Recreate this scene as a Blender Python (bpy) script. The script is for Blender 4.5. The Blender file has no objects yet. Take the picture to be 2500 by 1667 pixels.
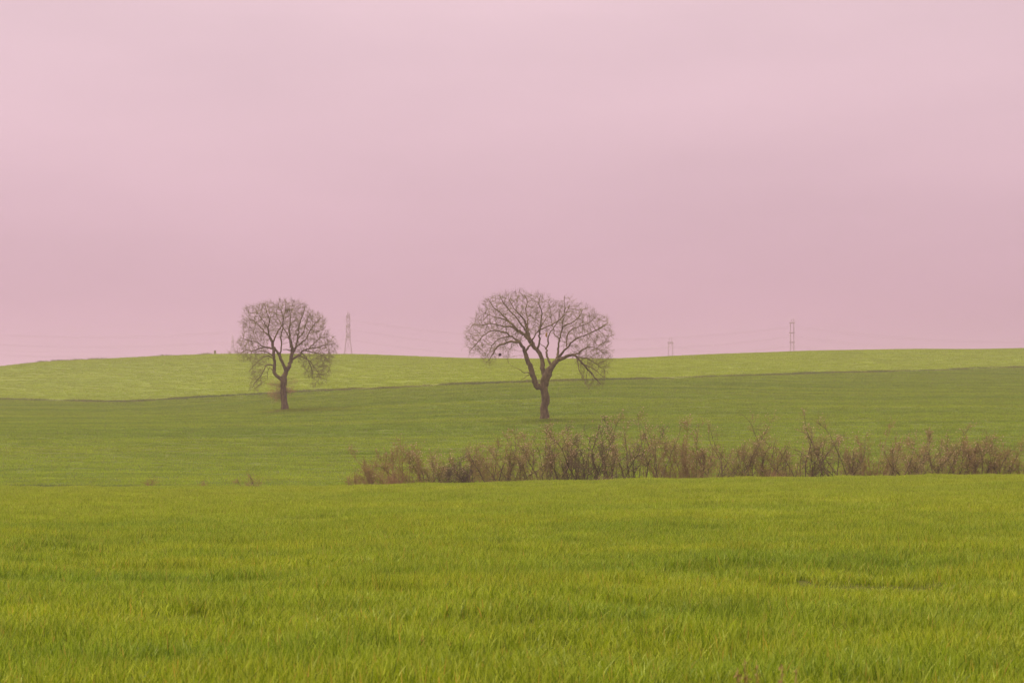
import bpy, math, random
import numpy as np
from mathutils import Vector, kdtree

random.seed(7)
RNG = np.random.default_rng(11)
scn = bpy.context.scene
COL = scn.collection

# ------------------------------------------------------------------ camera
LENS, SENSOR = 70.0, 36.0
F = LENS / SENSOR * 2500.0            # focal length in photograph pixels
HORIZON = 1090.0                      # eye level row in the photograph
EYE = 1.65
cam_data = bpy.data.cameras.new('camera')
cam = bpy.data.objects.new('camera', cam_data)
COL.objects.link(cam)
cam.location = (0, 0, EYE)
cam.rotation_euler = (math.radians(90), 0, 0)
cam_data.lens = LENS
cam_data.sensor_width = SENSOR
cam_data.shift_y = (HORIZON - 833.5) / 2500.0
cam_data.clip_start = 0.1
cam_data.clip_end = 20000
cam_data.dof.use_dof = True
cam_data.dof.focus_distance = 95.0
cam_data.dof.aperture_fstop = 7.1
scn.camera = cam

# ------------------------------------------------------------------ world, sun, exposure
SUN_EL, SUN_AZ = math.radians(66), math.radians(-70)      # azimuth from +Y (view direction), negative = left
world = bpy.data.worlds.new('World')
scn.world = world
world.use_nodes = True
wn, wl = world.node_tree.nodes, world.node_tree.links
wn.clear()
out = wn.new('ShaderNodeOutputWorld')
bg = wn.new('ShaderNodeBackground')
bg.inputs['Strength'].default_value = 0.1
sky = wn.new('ShaderNodeTexSky')
sky.sky_type = 'NISHITA'
sky.sun_disc = False
sky.sun_elevation = SUN_EL
sky.sun_rotation = SUN_AZ
sky.dust_density = 4.0
geo = wn.new('ShaderNodeNewGeometry')
sep = wn.new('ShaderNodeSeparateXYZ')
tc = wn.new('ShaderNodeTexCoord')
wl.new(tc.outputs['Generated'], sep.inputs[0])
ramp = wn.new('ShaderNodeValToRGB')
SKY_K = 2.85
cr = ramp.color_ramp
cr.elements[0].position = 0.0
cr.elements[0].color = (0.560, 0.310, 0.420, 1)
cr.elements[1].position = 0.30
cr.elements[1].color = (1.02, 0.765, 0.785, 1)
e = cr.elements.new(0.07); e.color = (0.625, 0.362, 0.465, 1)
e = cr.elements.new(0.15); e.color = (0.820, 0.545, 0.610, 1)
wl.new(sep.outputs['Z'], ramp.inputs['Fac'])
mp = wn.new('ShaderNodeMapping')
mp.inputs['Scale'].default_value = (1.6, 1.6, 6.5)
mp.inputs['Rotation'].default_value = (0.0, 0.12, 0.3)
wl.new(tc.outputs['Generated'], mp.inputs['Vector'])
nz = wn.new('ShaderNodeTexNoise')
nz.inputs['Scale'].default_value = 2.6
nz.inputs['Detail'].default_value = 4.0
nz.inputs['Roughness'].default_value = 0.45
wl.new(mp.outputs[0], nz.inputs['Vector'])
mr = wn.new('ShaderNodeMapRange')
mr.inputs['From Min'].default_value = 0.3
mr.inputs['From Max'].default_value = 0.7
mr.inputs['To Min'].default_value = 0.93 * SKY_K
mr.inputs['To Max'].default_value = 1.07 * SKY_K
wl.new(nz.outputs['Fac'], mr.inputs['Value'])
mul = wn.new('ShaderNodeVectorMath'); mul.operation = 'SCALE'
wl.new(ramp.outputs['Color'], mul.inputs[0])
side = wn.new('ShaderNodeMapRange')
side.inputs['From Min'].default_value = -1.0; side.inputs['From Max'].default_value = 1.0
side.inputs['To Min'].default_value = 1.10; side.inputs['To Max'].default_value = 0.90
wl.new(sep.outputs['X'], side.inputs['Value'])
sm = wn.new('ShaderNodeMath'); sm.operation = 'MULTIPLY'
wl.new(mr.outputs['Result'], sm.inputs[0]); wl.new(side.outputs['Result'], sm.inputs[1])
wl.new(sm.outputs[0], mul.inputs['Scale'])
mix = wn.new('ShaderNodeMix'); mix.data_type = 'RGBA'
mix.inputs['Factor'].default_value = 0.95          # nearly closed pink cloud over the clear sky
wl.new(sky.outputs[0], mix.inputs['A'])
wl.new(mul.outputs[0], mix.inputs['B'])
wl.new(mix.outputs['Result'], bg.inputs['Color'])
wl.new(bg.outputs[0], out.inputs['Surface'])

sun_data = bpy.data.lights.new('sun', 'SUN')
sun_data.energy = 1.5
sun_data.angle = math.radians(40)
sun_data.color = (1.0, 0.88, 0.86)
sun = bpy.data.objects.new('sun', sun_data)
COL.objects.link(sun)
sd = Vector((math.sin(SUN_AZ) * math.cos(SUN_EL), math.cos(SUN_AZ) * math.cos(SUN_EL), math.sin(SUN_EL)))
sun.rotation_euler = sd.to_track_quat('Z', 'Y').to_euler()
sun.location = (-60, 40, 80)

vs = scn.view_settings
vs.view_transform = 'Standard'
vs.look = 'None'
vs.gamma = 1.0
vs.use_curve_mapping = False
vs.exposure = 1.6
scn.cycles.use_denoising = True
scn.cycles.denoiser = 'OPENIMAGEDENOISE'
scn.cycles.denoising_input_passes = 'RGB_ALBEDO_NORMAL'
scn.cycles.denoising_prefilter = 'ACCURATE'
scn.cycles.max_bounces = 6
scn.cycles.diffuse_bounces = 4
scn.cycles.transmission_bounces = 3
scn.cycles.transparent_max_bounces = 4
scn.cycles.volume_bounces = 1
scn.render.film_transparent = False

# ------------------------------------------------------------------ helpers
def link(o, parent=None):
    COL.objects.link(o)
    if parent is not None:
        o.parent = parent
    return o

def tag(o, label=None, cat=None, group=None, kind=None):
    if label: o['label'] = label
    if cat: o['category'] = cat
    if group: o['group'] = group
    if kind: o['kind'] = kind
    return o

def empty(name, loc, rz=0.0):
    o = bpy.data.objects.new(name, None)
    o.empty_display_size = 0.3
    o.location = loc
    o.rotation_euler = (0, 0, rz)
    return link(o)

def raw_mesh(name, verts, faces, smooth=False):
    """faces: int array (n,3) or (n,4)"""
    verts = np.asarray(verts, dtype=np.float32)
    faces = np.asarray(faces, dtype=np.int32)
    me = bpy.data.meshes.new(name)
    k = faces.shape[1]
    me.vertices.add(len(verts))
    me.vertices.foreach_set('co', verts.ravel())
    me.loops.add(faces.size)
    me.loops.foreach_set('vertex_index', faces.ravel())
    me.polygons.add(len(faces))
    me.polygons.foreach_set('loop_start', np.arange(0, faces.size, k, dtype=np.int32))
    if smooth:
        me.polygons.foreach_set('use_smooth', np.ones(len(faces), dtype=bool))
    me.update(calc_edges=True)
    return me

def mesh_obj(name, me, mat, parent=None):
    if mat is not None and not len(me.materials):
        me.materials.append(mat)
    o = bpy.data.objects.new(name, me)
    return link(o, parent)

def frames(D):
    D = D / np.maximum(np.linalg.norm(D, axis=1, keepdims=True), 1e-9)
    up = np.tile(np.array([[0.0, 0.0, 1.0]]), (len(D), 1))
    up[np.abs(D[:, 2]) > 0.95] = (1.0, 0.0, 0.0)
    U = np.cross(D, up); U /= np.linalg.norm(U, axis=1, keepdims=True)
    V = np.cross(D, U)
    return U, V

def edge_tubes(P0, P1, R0, R1, sides=3):
    """separate tapered prisms for many edges -> verts, quads"""
    P0, P1, R0, R1 = map(lambda a: np.asarray(a, dtype=float), (P0, P1, R0, R1))
    n = len(P0)
    U, V = frames(P1 - P0)
    a = np.arange(sides) * 2 * math.pi / sides
    ring = np.cos(a)[None, :, None] * U[:, None, :] + np.sin(a)[None, :, None] * V[:, None, :]
    A = P0[:, None, :] + ring * R0[:, None, None]
    B = P1[:, None, :] + ring * R1[:, None, None]
    verts = np.concatenate([A, B], axis=1).reshape(-1, 3)
    base = (np.arange(n) * 2 * sides)[:, None]
    i = np.arange(sides)[None, :]
    j = (i + 1) % sides
    q = np.stack([base + i, base + j, base + sides + j, base + sides + i], axis=2).reshape(-1, 4)
    return verts, q

def tube_path(P, R, sides=8, rough=0.0, seed=0):
    """one continuous tube along a polyline, with capped end"""
    P = np.asarray(P, float); R = np.asarray(R, float)
    n = len(P)
    D = np.gradient(P, axis=0)
    D /= np.linalg.norm(D, axis=1, keepdims=True)
    u = np.cross(D[0], (0.31, 0.91, 0.2)); u /= np.linalg.norm(u)
    verts = []
    rg = np.random.default_rng(seed)
    ph = rg.uniform(0, 6.28, 6)
    a = np.arange(sides) * 2 * math.pi / sides
    s = np.concatenate([[0], np.cumsum(np.linalg.norm(np.diff(P, axis=0), axis=1))])
    for k in range(n):
        u = u - D[k] * np.dot(u, D[k]); u /= np.linalg.norm(u)
        v = np.cross(D[k], u)
        rr = R[k] * (1 + rough * (0.5 * np.sin(2 * a + ph[0] + s[k] * 1.3) + 0.35 * np.sin(3 * a + ph[1] - s[k] * 2.1)
                                  + 0.3 * np.sin(5 * a + ph[2] + s[k] * 3.7) + 0.4 * math.sin(s[k] * 4.3 + ph[3])
                                  + 0.25 * rg.normal(size=sides)))
        verts.append(P[k] + np.cos(a)[:, None] * u * rr[:, None] + np.sin(a)[:, None] * v * rr[:, None])
    verts = np.concatenate(verts + [P[-1:] + D[-1] * R[-1]])
    q = []
    for k in range(n - 1):
        for i in range(sides):
            j = (i + 1) % sides
            q.append((k * sides + i, k * sides + j, (k + 1) * sides + j, (k + 1) * sides + i))
    last = (n - 1) * sides
    for i in range(0, sides, 1):
        j = (i + 1) % sides
        q.append((last + i, last + j, n * sides, n * sides))
    # degenerate quads -> build through from_pydata style
    me = bpy.data.meshes.new('tube')
    faces = [f if f[2] != f[3] else f[:3] for f in q]
    me.from_pydata([tuple(v) for v in verts], [], [tuple(map(int, f)) for f in faces])
    me.polygons.foreach_set('use_smooth', np.ones(len(me.polygons), dtype=bool))
    me.update()
    return me

def box_verts(cx, cy, cz, sx, sy, sz):
    x, y, z = sx / 2, sy / 2, sz / 2
    v = [(cx + a * x, cy + b * y, cz + c * z) for a in (-1, 1) for b in (-1, 1) for c in (-1, 1)]
    f = [(0, 1, 3, 2), (4, 6, 7, 5), (0, 4, 5, 1), (2, 3, 7, 6), (0, 2, 6, 4), (1, 5, 7, 3)]
    return v, f

# ---- cheap smooth noise (sum of sines), vectorised
_W = {}
def wob(x, y, scale, seed, sx=1.0, sy=1.0):
    if seed not in _W:
        r = np.random.default_rng(seed)
        _W[seed] = (r.uniform(0, 6.283, 14), r.uniform(0, 6.283, 14), r.uniform(0.5, 1.8, 14))
    ang, ph, fr = _W[seed]
    t = 0
    for a, p, f in zip(ang, ph, fr):
        t = t + np.sin((x * sx * math.cos(a) + y * sy * math.sin(a)) * 6.283 / scale * f + p) / f
    return t / 5.0

# ------------------------------------------------------------------ terrain
CX = [-2500, -600, 0, 150, 300, 525, 700, 850, 1150, 1310, 1500, 1740, 2000, 2240, 2500, 3100, 5000]
def tab(xs, ys):
    return lambda p: np.interp(p, xs, ys)
def smooth_tab(xs, ys, w=70):
    g = np.arange(-2600, 5100, 10.0)
    v = np.interp(g, xs, ys)
    nk = int(3 * w / 10)
    k = np.exp(-0.5 * (np.arange(-nk, nk + 1) * 10.0 / w) ** 2); k /= k.sum()
    v = np.convolve(np.pad(v, len(k) // 2, mode='edge'), k, mode='valid')
    return lambda p: np.interp(p, g, v)
crest_py = smooth_tab([-600, 0, 350, 700, 840, 1100, 1440, 2000, 2500, 3100], [1190, 1193, 1194, 1194, 1191, 1186, 1178, 1170, 1164, 1160], 60)
bound_py = smooth_tab([-600, 0, 150, 300, 500, 650, 840, 1150, 1500, 2000, 2250, 2500, 3100],
                      [965, 975, 978, 982, 971, 963, 953, 938, 927, 912, 905, 897, 885], 35)
bound_d = smooth_tab([-600, 0, 300, 650, 850, 1150, 1330, 1640, 2000, 2500, 3100], [280, 270, 262, 255, 250, 243, 240, 250, 275, 310, 340], 100)
ridge_py = smooth_tab([-600, 0, 50, 100, 150, 240, 350, 506, 600, 870, 1000, 1110, 1300, 1510, 1580, 1740, 1980, 2240, 2380, 2500, 3100],
                      [960, 899, 893, 888, 884, 881, 875, 869, 868, 870, 875, 879, 882, 881.5, 879, 871, 861, 856, 857, 854, 845], 30)
ridge_d = smooth_tab([-600, 0, 525, 850, 1150, 1500, 2000, 2500, 3100], [350, 380, 400, 390, 360, 350, 380, 400, 420], 100)
z183 = smooth_tab([-600, 660, 1310, 2500, 3100], [3.0, 3.4, 4.0, 4.3, 4.6], 150)

def at_z(py, d):
    return EYE + (HORIZON - py) / F * d

HOLLOWS = [(4.5, 25.4, 1.0, 0.8, 0.10), (3.2, 24.6, 1.0, 0.5, 0.08), (2.2, 27.5, 1.1, 0.7, 0.07), (-7.2, 33.0, 0.9, 0.8, 0.09),
           (-8.6, 32.2, 0.9, 0.8, 0.05), (-3.4, 25.0, 0.8, 0.6, 0.04), (-1.2, 21.0, 0.8, 0.5, 0.05), (6.2, 22.6, 0.7, 0.6, 0.05),
           (1.5, 19.6, 0.7, 0.5, 0.04), (-4.0, 17.0, 0.5, 0.4, 0.05), (0.3, 31.5, 1.2, 0.6, 0.04)]
def hollow(x, y):
    h = np.zeros_like(np.asarray(x, float))
    for hx, hy, ax, ay, dd in HOLLOWS:
        h = h + 1.6 * dd * np.exp(-((x - hx) / (1.1 * ax)) ** 2 - ((y - hy + 1.0) / (2.3 * ay)) ** 2)
    return h

def T(x, y, micro=True):
    x = np.atleast_1d(np.asarray(x, float)); y = np.atleast_1d(np.asarray(y, float))
    ys = np.maximum(y, 20.0)
    p = np.clip(1250 + F * x / ys, -2500, 5000)
    db, dr = bound_d(p), ridge_d(p)
    zc = at_z(crest_py(p), 98.0)
    zr = at_z(ridge_py(p), dr)
    zb = at_z(bound_py(p), db)
    one = np.ones_like(p)
    K = np.stack([one * -4500, one * 8, one * 60, one * 98, one * 108, one * 122, one * 183, db, dr, dr + 60, one * 1300, one * 5500])
    Z = np.stack([one * 0, one * 0, zc * 0.45 - 0.04, zc, zc - 0.42, zc - 0.72, z183(p), zb, zr, zr + 0.5, zr + 13, zr + 16])
    h = np.diff(K, axis=0); s = np.diff(Z, axis=0) / h
    m = np.zeros_like(Z)
    m[0], m[-1] = s[0], s[-1]
    same = s[1:] * s[:-1] > 0
    w1 = 2 * h[1:] + h[:-1]; w2 = h[1:] + 2 * h[:-1]
    with np.errstate(divide='ignore', invalid='ignore'):
        hm = (w1 + w2) / (w1 / s[:-1] + w2 / s[1:])
    m[1:-1] = np.where(same, hm, 0.0)
    z = np.zeros_like(p)
    yc = np.clip(y, -4499, 5499)
    for k in range(len(K) - 1):
        sel = (yc >= K[k]) & (yc < K[k + 1])
        t = (yc - K[k]) / h[k]
        v = ((2 * t**3 - 3 * t**2 + 1) * Z[k] + (t**3 - 2 * t**2 + t) * h[k] * m[k]
             + (-2 * t**3 + 3 * t**2) * Z[k + 1] + (t**3 - t**2) * h[k] * m[k + 1])
        z = np.where(sel, v, z)
    if micro:
        near = np.clip((110 - y) / 15, 0, 1) * np.clip((y + 40) / 30, 0, 1)
        z = z + near * (0.042 * wob(x, y, 3.2, 1) + 0.034 * wob(x, y, 1.5, 2) + 0.05 * wob(x, y, 9.0, 3) * np.clip(y / 30, 0, 1))
        z = z - near * hollow(x, y)
        mid = np.clip((y - 118) / 15, 0, 1) * np.clip((900 - y) / 300, 0, 1)
        yy = y - 0.10 * x
        z = z + mid * (0.06 * wob(x, yy, 30.0, 4, 0.35, 1.6) + 0.018 * wob(x, yy, 7.0, 5, 0.12, 1.0))
        # low earth bank that parts the two hill fields
        z = z + 0.16 * np.exp(-((y - db - 1.0) / 1.3) ** 2) * (np.abs(x) < 400)
    return z

def Tz(x, y):
    return float(T([x], [y])[0])

def spread(a, b, step0, grow):
    v, s = [a], step0
    while v[-1] < b:
        v.append(v[-1] + s); s *= grow
    v[-1] = b
    return v
xs_pos = list(np.arange(0, 30, 0.5)) + list(np.arange(30, 75, 1.0)) + list(np.arange(75, 170, 2.0)) + spread(170, 4500, 4.0, 1.18)
xs = np.array(sorted(set([-v for v in xs_pos] + xs_pos)))
ys = np.array([-v for v in reversed(spread(2, 4500, 3, 1.4))] + list(np.arange(0, 8, 1.0)) + list(np.arange(8, 60, 0.5)) + list(np.arange(60, 112, 0.8))
              + list(np.arange(112, 430, 1.4)) + spread(430, 5000, 6, 1.15))
GX, GY = np.meshgrid(xs, ys)
GZ = T(GX.ravel(), GY.ravel())
nx, ny = len(xs), len(ys)
idx = np.arange(nx * ny).reshape(ny, nx)
quads = np.stack([idx[:-1, :-1], idx[:-1, 1:], idx[1:, 1:], idx[1:, :-1]], axis=2).reshape(-1, 4)
ground_me = raw_mesh('ground', np.stack([GX.ravel(), GY.ravel(), GZ], axis=1), quads, smooth=True)
gp = np.clip(1250 + F * GX.ravel() / np.maximum(GY.ravel(), 20), -2500, 5000)
gdb = bound_d(gp)
at = ground_me.attributes.new('hill', 'FLOAT', 'POINT')
at.data.foreach_set('value', np.clip((GY.ravel() - gdb) / 1.4 + 0.5, 0, 1).astype(np.float32))
at = ground_me.attributes.new('slope', 'FLOAT', 'POINT')
at.data.foreach_set('value', np.clip((GY.ravel() - 104) / 6, 0, 1).astype(np.float32))
at = ground_me.attributes.new('edge', 'FLOAT', 'POINT')
at.data.foreach_set('value', (np.exp(-((GY.ravel() - gdb + 0.6) / 1.3) ** 2)).astype(np.float32))

# ------------------------------------------------------------------ materials
def new_mat(name):
    m = bpy.data.materials.new(name); m.use_nodes = True
    nt = m.node_tree; nt.nodes.clear()
    return m, nt.nodes, nt.links

def pos_noise(n, l, scale, vscale=(1, 1, 1), detail=3.0, rough=0.5, rot=0.0, coord='pos'):
    if coord == 'pos':
        g = n.new('ShaderNodeNewGeometry').outputs['Position']
    else:
        g = n.new('ShaderNodeTexCoord').outputs['Object']
    mp = n.new('ShaderNodeMapping')
    mp.inputs['Scale'].default_value = vscale
    mp.inputs['Rotation'].default_value = (0, 0, rot)
    l.new(g, mp.inputs['Vector'])
    t = n.new('ShaderNodeTexNoise')
    t.inputs['Scale'].default_value = scale
    t.inputs['Detail'].default_value = detail
    t.inputs['Roughness'].default_value = rough
    l.new(mp.outputs[0], t.inputs['Vector'])
    return t.outputs['Fac']

def ramp_of(n, l, fac, stops):
    r = n.new('ShaderNodeValToRGB')
    els = r.color_ramp.elements
    els[0].position, els[0].color = stops[0][0], (*stops[0][1], 1)
    els[1].position, els[1].color = stops[-1][0], (*stops[-1][1], 1)
    for p, c in stops[1:-1]:
        e = els.new(p); e.color = (*c, 1)
    l.new(fac, r.inputs['Fac'])
    return r.outputs['Color']

def mixc(n, l, fac, a, b, mode='MIX'):
    m = n.new('ShaderNodeMix'); m.data_type = 'RGBA'; m.blend_type = mode
    for sock, v in (('Factor', fac), ('A', a), ('B', b)):
        if isinstance(v, (int, float)): m.inputs[sock].default_value = v
        elif isinstance(v, tuple): m.inputs[sock].default_value = (*v, 1)
        else: l.new(v, m.inputs[sock])
    return m.outputs['Result']

def remap(n, l, v, a, b, c, d):
    m = n.new('ShaderNodeMapRange')
    m.inputs['From Min'].default_value = a; m.inputs['From Max'].default_value = b
    m.inputs['To Min'].default_value = c; m.inputs['To Max'].default_value = d
    l.new(v, m.inputs['Value'])
    return m.outputs['Result']

def bark(name, dark, light, scale=6.0, bump=0.3):
    m, n, l = new_mat(name)
    f = pos_noise(n, l, scale, (1, 1, 0.35), 4.0, 0.6, coord='obj')
    c = ramp_of(n, l, f, [(0.3, dark), (0.7, light)])
    b = n.new('ShaderNodeBsdfPrincipled')
    b.inputs['Roughness'].default_value = 0.9
    b.inputs['Specular IOR Level'].default_value = 0.2
    l.new(c, b.inputs['Base Color'])
    if bump:
        bp = n.new('ShaderNodeBump'); bp.inputs['Strength'].default_value = bump; bp.inputs['Distance'].default_value = 0.03
        l.new(f, bp.inputs['Height']); l.new(bp.outputs[0], b.inputs['Normal'])
    o = n.new('ShaderNodeOutputMaterial'); l.new(b.outputs[0], o.inputs['Surface'])
    return m

def blade_mat(name, dark, mid, light, dry, dry_amt, patch_lo, patch_hi, patch_scale, row_rot=0.0, streak=(0.08, 1.0, 1), var=(0.86, 1.12), lush=None):
    m, n, l = new_mat(name)
    a = n.new('ShaderNodeAttribute'); a.attribute_name = 'tint'
    c = ramp_of(n, l, a.outputs['Fac'], [(0.0, dark), (0.45, mid), (1.0 - dry_amt - 0.02, light), (1.0 - dry_amt, dry)])
    big = pos_noise(n, l, patch_scale, streak, 3.0, 0.55, row_rot)
    k = remap(n, l, big, 0.32, 0.68, 0, 1)
    c = mixc(n, l, 1.0, c, mixc(n, l, k, patch_lo, patch_hi), 'MULTIPLY')
    if lush:                                # crop stands thicker and yellower low in the field than near its top
        g_ = n.new('ShaderNodeNewGeometry'); sp_ = n.new('ShaderNodeSeparateXYZ'); l.new(g_.outputs['Position'], sp_.inputs[0])
        c = mixc(n, l, 1.0, c, mixc(n, l, remap(n, l, sp_.outputs['Z'], 0.0, 8.0, 0, 1), lush[0], lush[1]), 'MULTIPLY')
    oi = n.new('ShaderNodeObjectInfo')
    v = remap(n, l, oi.outputs['Random'], 0, 1, var[0], var[1])
    sc = n.new('ShaderNodeVectorMath'); sc.operation = 'SCALE'
    l.new(c, sc.inputs[0]); l.new(v, sc.inputs['Scale'])
    col = sc.outputs[0]
    d = n.new('ShaderNodeBsdfDiffuse'); l.new(col, d.inputs['Color'])
    t = n.new('ShaderNodeBsdfTranslucent'); l.new(col, t.inputs['Color'])
    g = n.new('ShaderNodeBsdfGlossy'); g.inputs['Roughness'].default_value = 0.5
    g.inputs['Color'].default_value = (0.9, 0.9, 0.9, 1)
    ms = n.new('ShaderNodeMixShader'); ms.inputs[0].default_value = 0.42
    l.new(d.outputs[0], ms.inputs[1]); l.new(t.outputs[0], ms.inputs[2])
    m2 = n.new('ShaderNodeMixShader'); m2.inputs[0].default_value = 0.02
    l.new(ms.outputs[0], m2.inputs[1]); l.new(g.outputs[0], m2.inputs[2])
    o = n.new('ShaderNodeOutputMaterial'); l.new(m2.outputs[0], o.inputs['Surface'])
    return m

# ground: soil and low crop cover, three fields of one sheet
m_ground, n, l = new_mat('field_ground')
fine = pos_noise(n, l, 1.4, (1, 1, 1), 6.0, 0.7)
streak = pos_noise(n, l, 0.55, (0.07, 1.0, 1.0), 4.0, 0.6, -0.10)
broad = pos_noise(n, l, 0.03, (0.5, 1.4, 1.0), 3.0, 0.5)
near_c = ramp_of(n, l, fine, [(0.3, (0.060, 0.066, 0.010)), (0.7, (0.13, 0.15, 0.016))])
slope_c = ramp_of(n, l, streak, [(0.32, (0.098, 0.132, 0.010)), (0.5, (0.112, 0.152, 0.011)), (0.7, (0.120, 0.162, 0.012))])
hill_c = ramp_of(n, l, streak, [(0.3, (0.165, 0.215, 0.016)), (0.55, (0.178, 0.230, 0.018)), (0.75, (0.188, 0.242, 0.019))])
slope_c = mixc(n, l, 1.0, slope_c, ramp_of(n, l, broad, [(0.35, (0.86, 0.95, 1.0)), (0.65, (1.08, 1.03, 0.95))]), 'MULTIPLY')
hill_c = mixc(n, l, 1.0, hill_c, ramp_of(n, l, broad, [(0.35, (0.93, 0.97, 1.0)), (0.65, (1.05, 1.03, 1.0))]), 'MULTIPLY')
def att(nm):
    a = n.new('ShaderNodeAttribute'); a.attribute_name = nm; return a.outputs['Fac']
cc = mixc(n, l, att('slope'), near_c, slope_c)
cc = mixc(n, l, att('hill'), cc, hill_c)
en = pos_noise(n, l, 0.3, (0.3, 1, 1), 4.0, 0.6)
edge_c = ramp_of(n, l, en, [(0.4, (0.090, 0.115, 0.014)), (0.6, (0.17, 0.16, 0.05))])
em = n.new('ShaderNodeMath'); em.operation = 'MULTIPLY'; em.inputs[1].default_value = 0.3
l.new(att('edge'), em.inputs[0])
cc = mixc(n, l, em.outputs[0], cc, edge_c)
b = n.new('ShaderNodeBsdfPrincipled'); b.inputs['Roughness'].default_value = 0.95
b.inputs['Specular IOR Level'].default_value = 0.1
l.new(cc, b.inputs['Base Color'])
bp = n.new('ShaderNodeBump'); bp.inputs['Strength'].default_value = 0.6; bp.inputs['Distance'].default_value = 0.12
l.new(fine, bp.inputs['Height']); l.new(bp.outputs[0], b.inputs['Normal'])
o = n.new('ShaderNodeOutputMaterial'); l.new(b.outputs[0], o.inputs['Surface'])
ground = mesh_obj('ground', ground_me, m_ground)
tag(ground, kind='structure', label='rolling farmland rising from the near crest to the hill ridge')

m_trunk = bark('oak_bark', (0.080, 0.066, 0.022), (0.240, 0.196, 0.078), 5.0, 0.6)
m_branch = bark('branch_bark', (0.115, 0.095, 0.028), (0.240, 0.200, 0.070), 3.0, 0.0)
m_twig = bark('twig_bark', (0.160, 0.142, 0.038), (0.300, 0.270, 0.085), 1.0, 0.0)
m_red = bark('red_twig', (0.215, 0.150, 0.042), (0.390, 0.285, 0.095), 2.5, 0.0)
m_tan = bark('tan_twig', (0.240, 0.185, 0.055), (0.420, 0.335, 0.120), 2.5, 0.0)
m_greystem = bark('grey_stem', (0.085, 0.070, 0.028), (0.205, 0.168, 0.072), 2.5, 0.0)
m_pale = bark('pale_tip', (0.42, 0.29, 0.14), (0.66, 0.50, 0.28), 4.0, 0.0)
m_straw = bark('straw', (0.32, 0.20, 0.08), (0.50, 0.34, 0.16), 4.0, 0.0)
m_rust = bark('rusty_leaf', (0.46, 0.30, 0.11), (0.66, 0.46, 0.20), 2.0, 0.0)
m_bud = bark('olive_bud', (0.15, 0.16, 0.04), (0.27, 0.25, 0.09), 2.0, 0.0)
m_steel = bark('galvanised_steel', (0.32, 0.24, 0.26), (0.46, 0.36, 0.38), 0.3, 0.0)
m_stone = bark('weathered_stone', (0.26, 0.24, 0.13), (0.44, 0.40, 0.25), 3.0, 0.4)
m_soil = bark('bare_soil', (0.16, 0.095, 0.055), (0.30, 0.20, 0.12), 1.5, 0.6)
m_dark = bark('dark_nest', (0.030, 0.018, 0.014), (0.075, 0.045, 0.032), 8.0, 0.6)
m_yellow = bark('ochre_scrap', (0.42, 0.25, 0.05), (0.60, 0.40, 0.10), 6.0, 0.2)

# ------------------------------------------------------------------ crop and grass (instanced patches)
def blades_mesh(name, nb, size, h0, h1, w, segs, lean, seed, mat, wind=0.09):
    r = np.random.default_rng(seed)
    bx = r.uniform(-size / 2, size / 2, nb) * 1.12; by = r.uniform(-size / 2, size / 2, nb) * 1.12
    az = r.uniform(0, 2 * math.pi, nb)
    fa = r.uniform(0, 2 * math.pi, nb)
    H = r.uniform(h0, h1, nb) * (1 - 0.15 * (r.random(nb) ** 3))
    L = np.abs(r.normal(lean, lean * 0.6, nb))
    W = w * r.uniform(0.6, 1.25, nb)
    tint = r.random(nb)
    lx, ly = np.cos(az) * L + wind * r.uniform(-0.4, 1.4, nb), np.sin(az) * L
    sx, sy = np.cos(fa), np.sin(fa)
    verts, tv = [], []
    for k in range(segs + 1):
        t = k / segs
        cx = bx + lx * H * t ** 1.8; cy = by + ly * H * t ** 1.8
        cz = H * (t - 0.18 * L * t ** 3) - 0.03
        ww = W * (1 - t) ** 0.6 * 0.5 * (0.75 + 0.5 * math.sin(min(1, t * 1.6) * math.pi / 2 + 0.2))
        if k < segs:
            verts += [np.stack([cx - sx * ww, cy - sy * ww, cz], 1), np.stack([cx + sx * ww, cy + sy * ww, cz], 1)]
        else:
            verts += [np.stack([cx, cy, cz], 1)]
    V = np.stack(verts, axis=1)                      # nb, 2*segs+1, 3
    m = V.shape[1]
    base = (np.arange(nb) * m)[:, None]
    tris = []
    for k in range(segs - 1):
        a = 2 * k
        tris += [(a, a + 1, a + 3), (a, a + 3, a + 2)]
    a = 2 * (segs - 1)
    tris += [(a, a + 1, a + 2)]
    Fc = (base[:, :, None] + np.array(tris)[None, :, :]).reshape(-1, 3)
    me = raw_mesh(name, V.reshape(-1, 3), Fc)
    at = me.attributes.new('tint', 'FLOAT', 'POINT')
    at.data.foreach_set('value', np.repeat(tint, m).astype(np.float32))
    me.materials.append(mat)
    return me

def patch_collection(name, meshes):
    c = bpy.data.collections.new(name)
    for i, me in enumerate(meshes):
        c.objects.link(bpy.data.objects.new(f'{name}_patch_{i}', me))
    return c

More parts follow.
